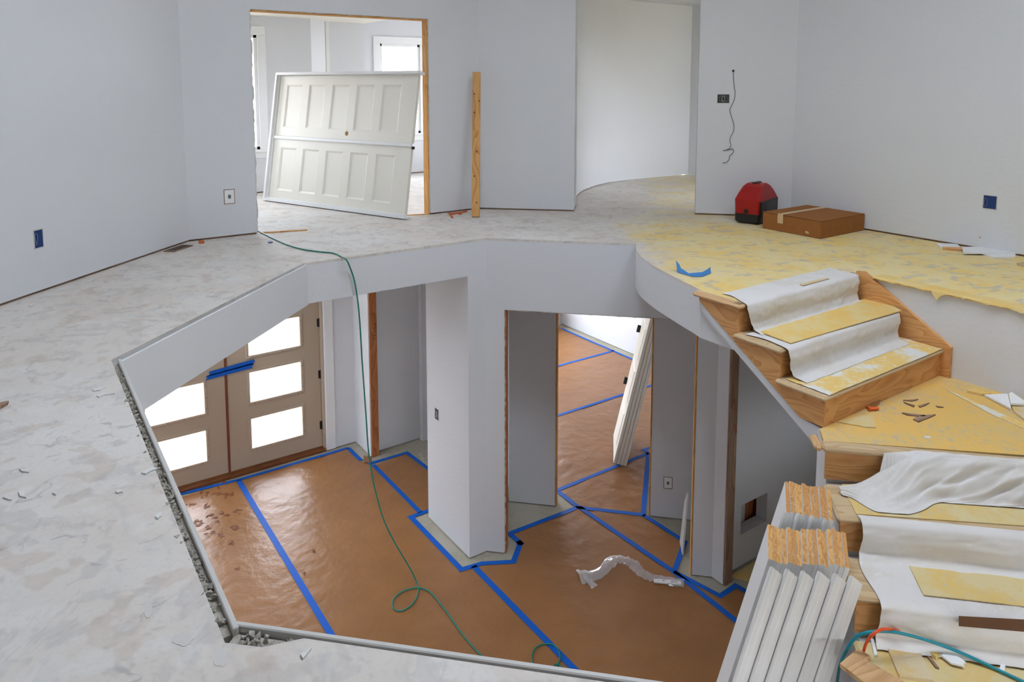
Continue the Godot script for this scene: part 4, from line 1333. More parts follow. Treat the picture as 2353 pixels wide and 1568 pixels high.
func build_door_unit() -> void:
	var A := px(603, 462)
	var B := px(925, 506)
	var d := (B - A).normalized()
	var n := Vector3(-d.z, 0, d.x)
	if n.x < 0: n = -n
	var th := deg_to_rad(9.5)
	var up := (Vector3.UP * cos(th) + n * sin(th)).normalized()
	var out := up.cross(d).normalized()
	if out.dot(n) > 0: out = -out                      # towards the viewer
	var L := (B - A).length()
	var W := 1.565
	A += Vector3.UP * 0.012
	var root := thing("prehung_double_door", "cream ten-panel double door unit standing on its side in the wide opening", "door", A)
	var at := func(s0: float, t0: float, o: float) -> Vector3: return A + d * s0 + up * t0 + out * o
	var bas := Basis(d, up, out)
	if bas.determinant() < 0: bas = Basis(d, up, -out)
	var piece := func(called: String, s0: float, s1: float, t0: float, t1: float, o0: float, o1: float, m: String, bev: float, parent: Node) -> Node:
		var s := st()
		box(s, Transform3D(bas, at.call((s0 + s1) / 2.0, (t0 + t1) / 2.0, (o0 + o1) / 2.0)), Vector3(s1 - s0, t1 - t0, absf(o1 - o0)), bev)
		return put(called, s, M[m], parent)
	# frame: jambs along bottom and top, head at the far end; stops
	piece.call("jamb", 0.0, L + 0.02, 0.0, 0.03, -0.115, 0.0, "white trim paint", 0.002, root)
	piece.call("jamb", 0.0, L + 0.02, W - 0.03, W, -0.115, 0.0, "white trim paint", 0.002, root)
	piece.call("head", 0.0, 0.03, 0.03, W - 0.03, -0.115, 0.0, "white trim paint", 0.002, root)
	piece.call("stop", 0.03, 0.045, 0.03, W - 0.03, -0.075, -0.03, "white trim paint", 0.002, root)
	piece.call("stop", 0.045, L, 0.03, 0.045, -0.06, -0.02, "white trim paint", 0.002, root)
	for k in 2:
		var t0 := 0.036 + k * (W / 2.0 - 0.018)
		var t1 := t0 + W / 2.0 - 0.056
		var leaf := Node3D.new()
		leaf.name = "leaf"
		root.add_child(leaf, true)
		leaf.position = Vector3.ZERO
		var s0 := 0.05
		var s1 := L - 0.02
		var face := -0.052
		var back := -0.09
		piece.call("stile", s0, s1, t0, t0 + 0.105, back, face, "cream door paint", 0.001, leaf)
		piece.call("stile", s0, s1, t1 - 0.105, t1, back, face, "cream door paint", 0.001, leaf)
		var pw_ := 0.275
		var gap := (s1 - s0 - 0.13 - 0.22 - 5.0 * pw_) / 4.0
		var at_s := s0
		for i in 6:
			var w := 0.13 if i == 0 else (0.22 if i == 5 else gap)
			piece.call("rail", at_s, at_s + w, t0 + 0.1, t1 - 0.1, back, face, "cream door paint", 0.001, leaf)
			at_s += w
			if i < 5:
				piece.call("panel", at_s - 0.004, at_s + pw_ + 0.004, t0 + 0.1, t1 - 0.1, back + 0.006, face - 0.013, "cream door paint", 0.0, leaf)
				# moulding round the recess
				var s := st()
				var c0 := [at_s, t0 + 0.105]
				var c1 := [at_s + pw_, t1 - 0.105]
				var oo := [at.call(c0[0], c0[1], face), at.call(c1[0], c0[1], face), at.call(c1[0], c1[1], face), at.call(c0[0], c1[1], face)]
				var m := 0.02
				var ii := [at.call(c0[0] + m, c0[1] + m, face - 0.012), at.call(c1[0] - m, c0[1] + m, face - 0.012), at.call(c1[0] - m, c1[1] - m, face - 0.012), at.call(c0[0] + m, c1[1] - m, face - 0.012)]
				for e in 4: quad(s, oo[e], oo[(e + 1) % 4], ii[(e + 1) % 4], ii[e])
				put("moulding", s, M["cream door paint"], leaf)
				at_s += pw_
	piece.call("astragal", 0.05, L - 0.01, W / 2.0 - 0.024, W / 2.0 + 0.014, -0.06, -0.028, "white trim paint", 0.006, root)
	piece.call("bolt", L - 0.02, L + 0.004, W / 2.0 - 0.045, W / 2.0 - 0.015, -0.08, -0.05, "dark bronze", 0.001, root)
	var s2 := st()
	var c2: Vector3 = at.call(L * 0.56, W / 2.0 + 0.085, -0.0515)
	for i in 16:
		var a := TAU * i / 16.0
		var b := TAU * (i + 1) / 16.0
		tri(s2, c2, c2 + (d * cos(a) + up * sin(a)) * 0.027, c2 + (d * cos(b) + up * sin(b)) * 0.027)
	tag(put("bore_hole", s2, M["sealant"], root), "round lock bore showing raw wood")

func loft(s: SurfaceTool, sections: Array, cap_bottom := true, cap_top := true) -> void:
	for i in sections.size() - 1:
		var a: Array = sections[i]
		var b: Array = sections[i + 1]
		for k in a.size():
			var k2 := (k + 1) % a.size()
			quad(s, a[k], a[k2], b[k2], b[k])
	for e in [[cap_bottom, sections[0]], [cap_top, sections[-1]]]:
		if e[0]:
			var r: Array = e[1]
			for k in range(1, r.size() - 1): tri(s, r[0], r[k], r[k + 1])

func rrect(c: Vector3, dx: Vector3, dz: Vector3, w: float, d: float, r: float) -> Array:
	var out := []
	for k in 4:
		var sx := 1.0 if k in [0, 3] else -1.0
		var sz := 1.0 if k in [0, 1] else -1.0
		for j in 5:
			var a := PI / 2.0 * (k + j / 4.0)
			out.append(c + dx * (sx * (w / 2.0 - r) + cos(a) * r) + dz * (sz * (d / 2.0 - r) + sin(a) * r))
	return out

func build_red_tool() -> void:
	var Lf := px(1686, 512)
	var C := px(1744, 519)
	var dx := (C - Lf).normalized()                     # along the face with the knob
	var dz := Vector3(dx.z, 0, -dx.x)                   # away from the viewer, along the open side
	if dz.dot(level_dir()) < 0: dz = -dz
	var w := (C - Lf).length()
	var dep := 0.51
	var c := (Lf + C) / 2.0 + dz * dep / 2.0
	var root := thing("tool_case", "red and black plastic tool case with a domed top against the wall", "tool case", c)
	var up := Vector3.UP
	var s := st()
	loft(s, [rrect(c + up * 0.003, dx, dz, w - 0.05, dep - 0.05, 0.03), rrect(c + up * 0.03, dx, dz, w, dep, 0.035), rrect(c + up * 0.105, dx, dz, w, dep, 0.03)])
	put("base", s, M["black plastic"], root)
	s = st()
	loft(s, [rrect(c + up * 0.1, dx, dz, w - 0.004, dep - 0.004, 0.03), rrect(c + up * 0.245, dx, dz, w + 0.006, dep + 0.006, 0.03), rrect(c + up * 0.315, dx, dz, w - 0.03, dep - 0.11, 0.03), rrect(c + up * 0.37, dx, dz, w - 0.06, dep - 0.25, 0.03), rrect(c + up * 0.395, dx, dz, w - 0.1, dep - 0.36, 0.02)])
	put("shell", s, M["red plastic"], root)
	s = st()
	var rc := c + dx * (w / 2.0 + 0.004) + up * 0.155
	box(s, Transform3D(Basis(dx, up, dx.cross(up)), rc), Vector3(0.012, 0.16, dep - 0.02), 0.004)
	var scr := put("side_panel", s, M["black plastic"], root)
	s = st()
	box(s, Transform3D(Basis(dx, up, dx.cross(up)), rc + dx * 0.006 + dz * 0.03), Vector3(0.004, 0.1, dep * 0.55), 0.001)
	put("socket_plate", s, M["dark bronze"], scr)
	s = st()
	bar(s, c + up * 0.4 - dz * 0.07, c + up * 0.4 + dz * 0.07, 0.05, 0.018, up, 0.006)
	put("handle", s, M["dark bronze"], root)
	s = st()
	box(s, Transform3D(Basis(dx, up, dx.cross(up)), c + dx * (w * 0.30) + up * 0.345 - dz * 0.02), Vector3(0.05, 0.06, 0.13), 0.008)
	put("latch", s, M["red plastic deep"], root)
	s = st()
	var kc := c - dz * (dep / 2.0 + 0.003) + dx * (-0.005) + up * 0.135
	var ring := []
	var ring2 := []
	for i in 16:
		var a := TAU * i / 16.0
		ring.append(kc + (dx * cos(a) + up * sin(a)) * 0.023 + dz * 0.01)
		ring2.append(kc + (dx * cos(a) + up * sin(a)) * 0.021 - dz * 0.008)
	loft(s, [ring, ring2])
	put("knob", s, M["black plastic"], root)

func build_carton() -> void:
	var h := 0.165
	var x0 := 6.10
	var x1 := 6.822
	var z0 := -4.50
	var z1 := -3.87
	var root := thing("cardboard_box", "flat brown taped cardboard box on the floor by the right wall", "box", Vector3((x0 + x1) / 2.0, 0, (z0 + z1) / 2.0))
	var s := st()
	box(s, Transform3D(Basis(), Vector3((x0 + x1) / 2.0, h / 2.0 - 0.003, (z0 + z1) / 2.0)), Vector3(x1 - x0, h - 0.008, z1 - z0), 0.004)
	put("carton", s, M["cardboard"], root)
	s = st()                                             # two lid flaps meeting under the tape; the near one springs up a little
	var zt := -4.30
	slab(s, [Vector3(x0, h - 0.004, z0), Vector3(x1, h - 0.004, z0), Vector3(x1, h - 0.001, zt), Vector3(x0, h - 0.001, zt)], Vector3.UP * 0.004)
	put("flap", s, M["cardboard"], root)
	s = st()
	slab(s, [Vector3(x0, h + 0.0, zt + 0.004), Vector3(x1, h - 0.003, zt + 0.004), Vector3(x1, h - 0.004, z1), Vector3(x0, h - 0.004, z1)], Vector3.UP * 0.004)
	put("flap", s, M["cardboard"], root)
	s = st()
	slab(s, [Vector3(x0 - 0.001, h + 0.004, zt - 0.03), Vector3(x1, h + 0.003, zt - 0.03), Vector3(x1, h + 0.003, zt + 0.03), Vector3(x0 - 0.001, h + 0.005, zt + 0.03)], Vector3.UP * 0.001)
	slab(s, [Vector3(x0 - 0.003, h + 0.005, zt - 0.03), Vector3(x0 - 0.003, h + 0.005, zt + 0.03), Vector3(x0 - 0.003, h - 0.085, zt + 0.03), Vector3(x0 - 0.003, h - 0.085, zt - 0.03)], Vector3(0.002, 0, 0))
	tag(put("tape_strip", s, M["packing tape"], root), "tan packing tape over the lid seam")
	s = st()
	slab(s, [Vector3(x0 - 0.001, 0.05, -4.03), Vector3(x0 - 0.001, 0.05, -4.0), Vector3(x0 - 0.001, 0.03, -3.985), Vector3(x0 - 0.001, 0.03, -4.025)], Vector3(0.0008, 0, 0))
	put("scuff", s, M["packing tape"], root)

func build_hose() -> void:
	var pts := []
	for v in [[590, 531], [610, 541], [640, 556], [670, 568], [700, 576], [735, 581], [765, 584], [785, 592]]: pts.append(px(v[0], v[1]) + Vector3.UP * 0.008)
	pts.append(px(796, 599) + Vector3(0, 0.002, 0.01))
	var P := Vector3(0, 0, -5.62)
	for v in [[805, 617], [813, 640], [819, 670], [824, 710], [828, 760], [832, 830], [837, 900], [842, 970], [846, 1030], [852, 1075], [862, 1125], [880, 1190], [903, 1240], [925, 1278], [945, 1312], [957, 1338]]:
		pts.append(pw(v[0], v[1], P, Vector3.BACK))
	for v in [[961, 1358], [957, 1378], [944, 1396], [922, 1408], [906, 1404], [902, 1388], [914, 1370], [938, 1358], [965, 1355], [990, 1366], [1012, 1392], [1033, 1420], [1058, 1456], [1084, 1488], [1112, 1516], [1140, 1534], [1175, 1552], [1215, 1565], [1262, 1560], [1282, 1532], [1287, 1508], [1274, 1488], [1250, 1484], [1230, 1494], [1222, 1514], [1226, 1532], [1238, 1546], [1262, 1543], [1282, 1530], [1300, 1560], [1330, 1620]]:
		pts.append(px(v[0], v[1], LF) + Vector3.UP * 0.014)
	var s := st()
	tube(s, curve(pts, 0.035), 0.0062, 8)
	tag(put("air_hose", s, M["teal hose"]), "long teal hose hanging from the floor edge and looping on the brown paper", "hose")

# ---------------------------------------------------------------- things on the lower floor
func build_lower_things() -> void:
	var s: SurfaceTool
	# stack of door slabs leaning in the doorway
	var base := px(1409, 1071, LF)
	var out := (rgt + Vector3(0, 0, 0.05)).normalized()       # stacking direction, to the right
	var deep := (px(1409, 985, LF) - base).normalized()
	var lean := deg_to_rad(12.5)
	var side := deep.cross(Vector3.UP).normalized()
	if side.dot(out) < 0: side = -side
	var up := (Vector3.UP * cos(lean) + side * sin(lean)).normalized()
	var thick := (side * cos(lean) - Vector3.UP * sin(lean)).normalized()
	var H := 2.32
	var Wd := 0.71
	var bas := Basis(thick, up, -deep)
	for k in 4:
		var o := base + thick * (0.04 * k + 0.02) + Vector3.UP * 0.035 + deep * (0.003 * (k % 2))
		var lab: String = ["white panelled door leaning outermost in the lower stack, black hinges", "white door second in the leaning stack in the lower doorway", "white door third in the leaning stack in the lower doorway", "white door innermost in the leaning stack in the lower doorway"][k]
		var root := thing("door_slab", lab, "door", o, "doors stacked in the lower doorway")
		s = st()
		box(s, Transform3D(bas, o + up * H / 2.0 + deep * Wd / 2.0), Vector3(0.036, H, Wd), 0.003)
		put("slab", s, M["cream door paint"], root)
		if k == 0:
			var f := o - thick * 0.019
			for j in 4:
				s = st()
				var t0 := 0.16 + j * 0.54
				var A := f + up * t0 + deep * 0.12
				var c := [A, A + deep * 0.47, A + deep * 0.47 + up * 0.42, A + up * 0.42]
				var i2 := [c[0] + (deep + up) * 0.02, c[1] + (up - deep) * 0.02, c[2] - (deep + up) * 0.02, c[3] + (deep - up) * 0.02]
				for e in 4: quad(s, c[e], c[(e + 1) % 4], i2[(e + 1) % 4] - thick * 0.008, i2[e] - thick * 0.008)
				quad(s, i2[0] - thick * 0.008, i2[1] - thick * 0.008, i2[2] - thick * 0.008, i2[3] - thick * 0.008)
				put("panel_moulding", s, M["cream door paint"], root)
			for t0: float in [0.75, 1.45, 2.1]:
				s = st()
				box(s, Transform3D(bas, f + up * t0 + deep * (Wd - 0.01) - thick * 0.02), Vector3(0.04, 0.09, 0.02), 0.002)
				put("hinge", s, M["black plastic"], root)
		if k == 3:
			s = st()
			box(s, Transform3D(bas, o + up * 1.72 + thick * 0.03 + deep * 0.05), Vector3(0.03, 0.08, 0.03), 0.003)
			put("hinge", s, M["black plastic"], root)
	s = st()
	prism(s, PackedVector2Array([Vector2(5.24, -4.09), Vector2(6.95, -4.09), Vector2(6.95, -1.1), Vector2(5.36, -1.1), Vector2(5.36, -3.9)]), LF + 0.001, LF + 0.006)
	tag(put("floor_sheet", s, M["ochre board"]), "yellow dusted sheet on the passage floor under the stair", "floor sheet")
	# drywall scrap leaning on the post
	s = st()
	var a := px(1571, 1278, LF)
	var b := a + pq(1, 0) * 0.0 + Vector3(0.14, 0, -0.16)
	slab(s, [a + Vector3.UP * 0.003, b + Vector3.UP * 0.003, b + Vector3(0.03, 0.42, 0.02), a + Vector3(0.085, 0.60, -0.03)], (Vector3(-0.012, 0.002, -0.01)))
	tag(put("drywall_scrap", s, M["gypsum edge"]), "tall grey drywall scrap leaning on the folded post", "drywall scrap")
	# electrical
	cover("outlet_cover", pw(1535, 1110, pq(7.43, 0), pq(-1, 0)), pq(0, -1), pq(-1, 0), 0.078, 0.115, "white outlet plate on the right vestibule wall", "plate")
	cover("outlet_box", pw(1004, 952, Vector3(3.41, 0, 0), Vector3.RIGHT), Vector3.BACK, Vector3.LEFT, 0.075, 0.115, "open grey switch box on the folded column", "wires")
	# clear wrapper with a tube of filler
	var root := thing("plastic_wrapper", "crumpled clear plastic wrapper lying on brown paper", "wrapper", px(1440, 1320, LF))
	var way := [px(1330, 1330, LF), px(1375, 1322, LF), px(1408, 1303, LF) + Vector3.UP * 0.05, px(1430, 1303, LF) + Vector3.UP * 0.06, px(1455, 1312, LF) + Vector3.UP * 0.05, px(1478, 1328, LF) + Vector3.UP * 0.02, px(1510, 1334, LF), px(1572, 1344, LF)]
	var line := curve(way, 0.05)
	var nz := noise(91, 9.0, 2)
	s = st()
	sheet(s, 46, 6, func(u: float, v: float) -> Vector3:
		var k := u * (line.size() - 1)
		var i := mini(int(k), line.size() - 2)
		var p := line[i].lerp(line[i + 1], k - i)
		var dir := (line[i + 1] - line[i]).normalized()
		var sd := dir.cross(Vector3.UP).normalized()
		var wd := 0.05 + 0.035 * absf(nz.get_noise_2d(u * 3.0, 0.0)) + 0.05 * smoothstep(0.15, 0.0, u)
		var h := 0.012 + 0.02 * sin(v * PI) + 0.02 * nz.get_noise_2d(u * 7.0, v * 2.0)
		return p + sd * (v - 0.5) * 2.0 * wd + Vector3.UP * maxf(h, 0.009), 0.0006)
	put("film", s, M["clear film"], root)
	s = st()
	sheet(s, 10, 6, func(u: float, v: float) -> Vector3:
		var p := px(1338 + 22 * u + 14 * v * u, 1328 + 30 * u - 8 * v, LF)
		return p + Vector3.UP * (0.012 + 0.025 * absf(nz.get_noise_2d(u * 4.0 + 9.0, v * 3.0))), 0.0006)
	put("film", s, M["clear film"], root)
	s = st()
	var t0 := px(1502, 1340, LF)
	var t1 := px(1566, 1346, LF)
	bar(s, t0 + Vector3.UP * 0.02, t1 + Vector3.UP * 0.02, 0.05, 0.018, Vector3.UP, 0.004)
	tag(put("insert_card", s, M["white trim paint"], root), "white printed card inside the wrapper")
	s = st()
	for k in 5:
		var c := t0.lerp(t1, 0.15 + 0.16 * k) + Vector3.UP * 0.0295
		bar(s, c, c + (t1 - t0) * 0.08, 0.004 + 0.006 * (k % 2), 0.0006)
	put("print", s, M["pink print"], root)
	# paper crumb by the closet stub
	s = st()
	sheet(s, 8, 6, func(u: float, v: float) -> Vector3:
		return px(836 + 16 * u, 1050 + 16 * v, LF) + Vector3.UP * (0.008 + 0.03 * absf(nz.get_noise_2d(u * 3.0, v * 3.0 + 4.0))), 0.001)
	tag(put("paper_scrap", s, M["kraft paper"]), "torn brown paper curl at the foot of the closet stub", "paper scrap")

# ---------------------------------------------------------------- coverings and scraps on the stair
func along(prof: Array, v: float) -> Vector2:
	var total := 0.0
	for i in prof.size() - 1: total += (prof[i + 1] - prof[i]).length()
	var want := v * total
	for i in prof.size() - 1:
		var l: float = (prof[i + 1] - prof[i]).length()
		if want <= l or i == prof.size() - 2: return prof[i].lerp(prof[i + 1], clampf(want / l, 0.0, 1.0))
		want -= l
	return prof[-1]

func build_stair_things() -> void:
	var s: SurfaceTool
	var nz := noise(101, 1.0, 3)
	var soft := noise(103, 1.0, 2)
	# white paper over the stair head
	var p1 := [Vector2(-3.20, 0.007), Vector2(-2.975, 0.010), Vector2(-2.945, 0.002), Vector2(-2.935, -0.05), Vector2(-2.945, -0.13), Vector2(-2.925, -0.172), Vector2(-2.86, -0.182)]
	s = st()
	sheet(s, 60, 40, func(u: float, v: float) -> Vector3:
		var c := along(p1, v)
		var x := lerpf(3.885 + 0.03 * sin(v * 9.0) + 0.035 * smoothstep(0.3, 0.0, v), 5.165 - 0.05 * v, u)
		var k := nz.get_noise_2d(u * 7.0 + v * 1.5, v * 3.0) * 0.018 * smoothstep(0.25, 0.6, v) + nz.get_noise_2d(u * 16.0, v * 9.0) * 0.005
		return Vector3(x, c.y + maxf(k * 0.3, -0.001) * (1.0 - v), c.x + absf(k) + 0.004)
	)
	tag(put("paper_runner", s, M["paper runner"]), "white protective paper draped over the stair head and first riser", "stair paper", "papers protecting the stair")
	chip("cardboard_strip", [[1845, 657], [1906, 641], [1898, 638], [1838, 654]], 0.014, 0.003, "scrap board", "narrow tan cardboard strip on the paper at the stair head", "strip")
	# first tread
	var p2 := [Vector2(-2.94, -0.186), Vector2(-2.65, -0.184), Vector2(-2.618, -0.192), Vector2(-2.605, -0.25), Vector2(-2.62, -0.32), Vector2(-2.60, -0.366), Vector2(-2.52, -0.378)]
	s = st()
	sheet(s, 60, 40, func(u: float, v: float) -> Vector3:
		var c := along(p2, v)
		var x := lerpf(3.84 + 0.02 * sin(v * 8.0) + 0.03 * v, 5.16 - 0.08 * v, u)
		var k := nz.get_noise_2d(u * 6.0 + v * 2.0 + 30.0, v * 3.5) * 0.016 * smoothstep(0.45, 0.7, v) + nz.get_noise_2d(u * 15.0, v * 8.0 + 9.0) * 0.004
		return Vector3(x, c.y, c.x + absf(k) + 0.004)
	)
	tag(put("paper_runner", s, M["paper runner"]), "white protective paper over the first tread and second riser", "stair paper", "papers protecting the stair")
	chip("tread_board", [[1730, 758], [1817, 790], [2072, 715], [2035, 697], [2002, 684]], -0.180, 0.005, "ochre board", "yellow dusted hardboard on the first tread below the stair head", "hardboard", "hardboard protecting the treads")
	# second tread
	s = st()
	sheet(s, 40, 16, func(u: float, v: float) -> Vector3:
		var x := lerpf(3.845, 5.17, u)
		return Vector3(x, -2.0 * RISE + 0.004 + 0.006 * absf(nz.get_noise_2d(u * 5.0 + 60.0, v * 3.0)) , lerpf(-2.63, -2.34, v))
	)
	tag(put("paper_runner", s, M["dusty paper"]), "white paper with yellow dust on the second tread", "stair paper", "papers protecting the stair")
	for k in 3:
		var c: Array = [[[1880, 832], [1912, 822], [1905, 816]], [[1933, 814], [1952, 808], [1944, 818]], [[1985, 800], [2060, 772], [2064, 777], [2000, 800]]][k]
		chip("paper_flap", c, -2.0 * RISE + 0.012, 0.008, "paper runner", ["torn white paper triangle on the second tread's back edge", "small torn white paper flap on the second tread", "long torn white paper strip on the second tread by the skirt board"][k], "paper scrap", "torn paper on the second tread")
	# landing
	var ly := -3.0 * RISE
	chip("hardboard_scrap", [[1924, 972], [2005, 952], [2012, 985], [1990, 984]], ly, 0.008, "straw board", "square yellowish hardboard scrap at the foot of the upper flight", "scrap", "scraps on the landing")
	chip("paper_scrap", [[1990, 938], [2026, 921], [2020, 930], [1998, 944]], ly + 0.002, 0.012, "kraft paper", "curled brown paper scrap below the last riser", "paper scrap")
	s = st()
	var oc := px(2008, 944, ly)
	bar(s, oc + rgt * -0.035 + Vector3.UP * 0.012, oc + rgt * 0.03 + Vector3.UP * 0.016, 0.02, 0.018, Vector3.UP, 0.006)
	box(s, frame(oc + Vector3.UP * 0.014 - rgt * 0.03, rgt), Vector3(0.015, 0.026, 0.03), 0.005)
	tag(put("plastic_clip", s, M["orange plastic"]), "small bright orange plastic clip on the landing", "clip")
	for k in 6:
		var c: Array = [[[2075, 922], [2110, 920], [2096, 924]], [[2076, 926], [2102, 934], [2099, 937], [2080, 929]], [[2110, 935], [2136, 928], [2128, 933], [2114, 938]], [[2150, 935], [2168, 938], [2156, 938]], [[2072, 951], [2128, 957], [2124, 960], [2085, 956]], [[2098, 966], [2114, 958], [2150, 955], [2140, 960], [2110, 972]]][k]
		chip("shaving", c, ly, 0.008, "grey stud", ["thin dark shaving on the landing, furthest from the edge", "dark shaving bent beside the furthest one", "short dark curl of shaving on the landing", "tiny dark shaving nearest the stairwell wall", "long thin dark shaving on the landing", "grey twisted shaving lying on the long thin one"][k], "shaving", "shavings on the landing")
	chip("drywall_offcut", [[2262, 911], [2315, 909], [2323, 943]], ly + 0.004, 0.012, "white trim paint", "white triangular drywall offcut on the landing's wall side", "drywall scrap", "offcuts on the landing")
	chip("drywall_offcut", [[2318, 909], [2324, 905], [2353, 925], [2353, 933], [2322, 931]], ly + 0.018, 0.012, "white trim paint", "white drywall offcut lying over the triangular one", "drywall scrap", "offcuts on the landing")
	chip("drywall_offcut", [[2324, 936], [2353, 938], [2353, 968], [2330, 950]], ly, 0.012, "scrap board", "tan board offcut under the white drywall offcuts", "drywall scrap", "offcuts on the landing")
	chip("wood_offcut", [[2222, 903], [2240, 897], [2277, 910], [2256, 911]], ly, 0.016, "ochre board", "yellow dusted wood offcut against the stairwell wall", "scrap", "offcuts on the landing")
	chip("trim_strip", [[2172, 896], [2353, 975], [2353, 988], [2280, 955]], ly, 0.006, "dusty paper", "long dusty strip lying diagonally on the landing", "strip")
	chip("paper_scrap", [[2123, 1003], [2138, 1004], [2137, 1009], [2126, 1008]], ly, 0.003, "putty", "tiny white paper square on the landing", "paper scrap")
	# torn floor paper hanging over the right floor edge
	s = st()
	sheet(s, 120, 8, func(u: float, v: float) -> Vector3:
		var z := lerpf(-2.86, -0.6, u)
		var hang := 0.003 + 0.022 * absf(nz.get_noise_2d(u * 34.0, 3.0)) + 0.014 * absf(nz.get_noise_2d(u * 130.0, 5.0)) + 0.06 * maxf(0.0, 1.0 - absf(u - 0.2) * 60.0) + 0.02 * smoothstep(0.35, 0.5, u)
		var over := 0.012 + 0.012 * nz.get_noise_2d(u * 19.0, 8.0)
		if v < 0.5: return Vector3(lerpf(5.32, 5.205 - over, v * 2.0), 0.004 + 0.004 * absf(nz.get_noise_2d(u * 30.0, v)), z)
		return Vector3(5.205 - over - 0.01 * (v - 0.5), 0.004 - (v - 0.5) * 2.0 * maxf(hang, 0.004), z + 0.004 * nz.get_noise_2d(u * 60.0, v * 9.0)), 0.0015)
	tag(put("floor_cover", s, M["ochre board"]), "torn yellowed floor cover hanging ragged over the stairwell edge", "floor cover")
	# crumpled cloth-like paper over the landing edge
	s = st()
	sheet(s, 70, 44, func(u: float, v: float) -> Vector3:
		var q := lerpf(-1.06, -2.25, u)
		var reach := smoothstep(0.02, 0.36, u)
		var y0 := lerpf(ly - RISE + 0.012, ly + 0.012, reach)
		var pt := lerpf(4.06, 4.15, reach)
		var low := ly - RISE + 0.010
		var tail := 0.14 * smoothstep(0.0, 0.12, u) * smoothstep(0.42, 0.22, u)
		var pb := 3.97 - tail + 0.05 * u
		var k := soft.get_noise_2d(u * 3.2 + v * 1.2 + 80.0, v * 1.6)
		var k2 := soft.get_noise_2d(u * 7.0 + v * 3.0, v * 2.5 + 20.0)
		var y := lerpf(y0, low, smoothstep(0.12, 0.86, v))
		var p := lerpf(pt, pb, pow(v, 1.3))
		p -= sin(PI * clampf(v, 0.0, 1.0)) * (0.035 + 0.03 * k + 0.016 * k2) * reach
		y += sin(PI * v) * (0.02 * k2 + 0.02 * absf(k)) + 0.006 * absf(k2)
		return pq(p, q + 0.02 * k2, maxf(y, low - 0.004 if p < 4.1 else ly + 0.006)))
	tag(put("paper_runner", s, M["paper runner"]), "crumpled white paper pulled off over the landing's front edge", "stair paper", "papers protecting the stair")
	chip("tread_board", [[1933, 1116], [1968, 1184], [2170, 1198], [2353, 1211], [2353, 1120], [2100, 1110]], ly - RISE, 0.006, "straw board", "yellow dusted hardboard on the tread under the crumpled paper", "hardboard", "hardboard protecting the treads")
	# runner over the two lower risers
	var p5 := [Vector2(3.80, -0.7655), Vector2(3.765, -0.764), Vector2(3.742, -0.778), Vector2(3.73, -0.85), Vector2(3.745, -0.925), Vector2(3.70, -0.956), Vector2(3.46, -0.960), Vector2(3.428, -0.964), Vector2(3.408, -0.98), Vector2(3.395, -1.06), Vector2(3.405, -1.12), Vector2(3.36, -1.149)]
	s = st()
	sheet(s, 60, 70, func(u: float, v: float) -> Vector3:
		var c := along(p5, v)
		var q := lerpf(-1.085 - 0.012 * sin(v * 11.0), -2.5, u)
		var k := nz.get_noise_2d(u * 4.0 + 10.0, v * 5.0) * 0.014 + nz.get_noise_2d(u * 11.0, v * 12.0) * 0.004
		var on_riser := 1.0 if (v > 0.1 and v < 0.36) or v > 0.72 else 0.15
		return pq(c.x - absf(k) * on_riser, q, c.y + absf(k) * 0.15))
	tag(put("paper_runner", s, M["paper runner"]), "smooth white paper running down two lower risers of the stair", "stair paper", "papers protecting the stair")
	chip("tread_board", [[2080, 1285], [2122, 1369], [2353, 1395], [2353, 1303], [2200, 1290]], -5.0 * RISE + 0.010, 0.005, "straw board", "yellow dusted hardboard on the lower white paper", "hardboard", "hardboard protecting the treads")
	s = st()
	var tp := pq(3.378, 0)
	var tn := pq(-1, 0)
	var corners := []
	for v in [[2203, 1416], [2353, 1424], [2353, 1452], [2203, 1439]]: corners.append(pw(v[0], v[1], tp, tn))
	slab(s, corners, tn * 0.002)
	tag(put("brown_strip", s, M["brown tape"]), "dark brown tape strip on the lower paper-covered riser", "tape")
	# scraps on the lowest tread in view
	var ty := -6.0 * RISE
	chip("board_scrap", [[2033, 1481], [2105, 1487], [2145, 1570], [2066, 1560]], ly - 3.0 * RISE, 0.014, "scrap board", "pale rectangular board scrap on the lowest tread", "scrap", "scraps on the lowest tread")
	chip("paper_scrap", [[2014, 1456], [2090, 1462], [2140, 1494], [2110, 1488], [2034, 1480]], ty + 0.016, 0.003, "paper runner", "white torn paper lying over the board scrap", "paper scrap", "scraps on the lowest tread")
	chip("plaster_shard", [[2163, 1510], [2172, 1501], [2196, 1508], [2219, 1526], [2210, 1529], [2217, 1535], [2184, 1527]], ty + 0.012, 0.008, "white trim paint", "white pointed plaster shard on the lowest tread", "scrap", "scraps on the lowest tread")
	chip("wood_scrap", [[2134, 1500], [2158, 1498], [2164, 1508], [2150, 1518], [2140, 1512]], ty, 0.02, "ochre board", "small yellow wood block beside the white shard", "scrap", "scraps on the lowest tread")
	chip("bark_scrap", [[2120, 1500], [2128, 1502], [2158, 1540], [2150, 1538]], ty, 0.01, "grey stud", "dark twig-like splinter beside the board scrap", "scrap", "scraps on the lowest tread")
	chip("trim_strip", [[2000, 1470], [2007, 1474], [2016, 1510], [2009, 1512]], ty, 0.012, "white trim paint", "narrow white strip standing by the wooden offcut", "strip", "scraps on the lowest tread")
	chip("trim_strip", [[2303, 1513], [2312, 1513], [2308, 1552], [2296, 1546]], ty, 0.012, "white trim paint", "short white strip on the right of the lowest tread", "strip", "scraps on the lowest tread")
	chip("trim_strip", [[2326, 1513], [2353, 1505], [2353, 1516], [2330, 1516]], ty, 0.01, "white trim paint", "white offcut under the orange cord's end", "strip", "scraps on the lowest tread")
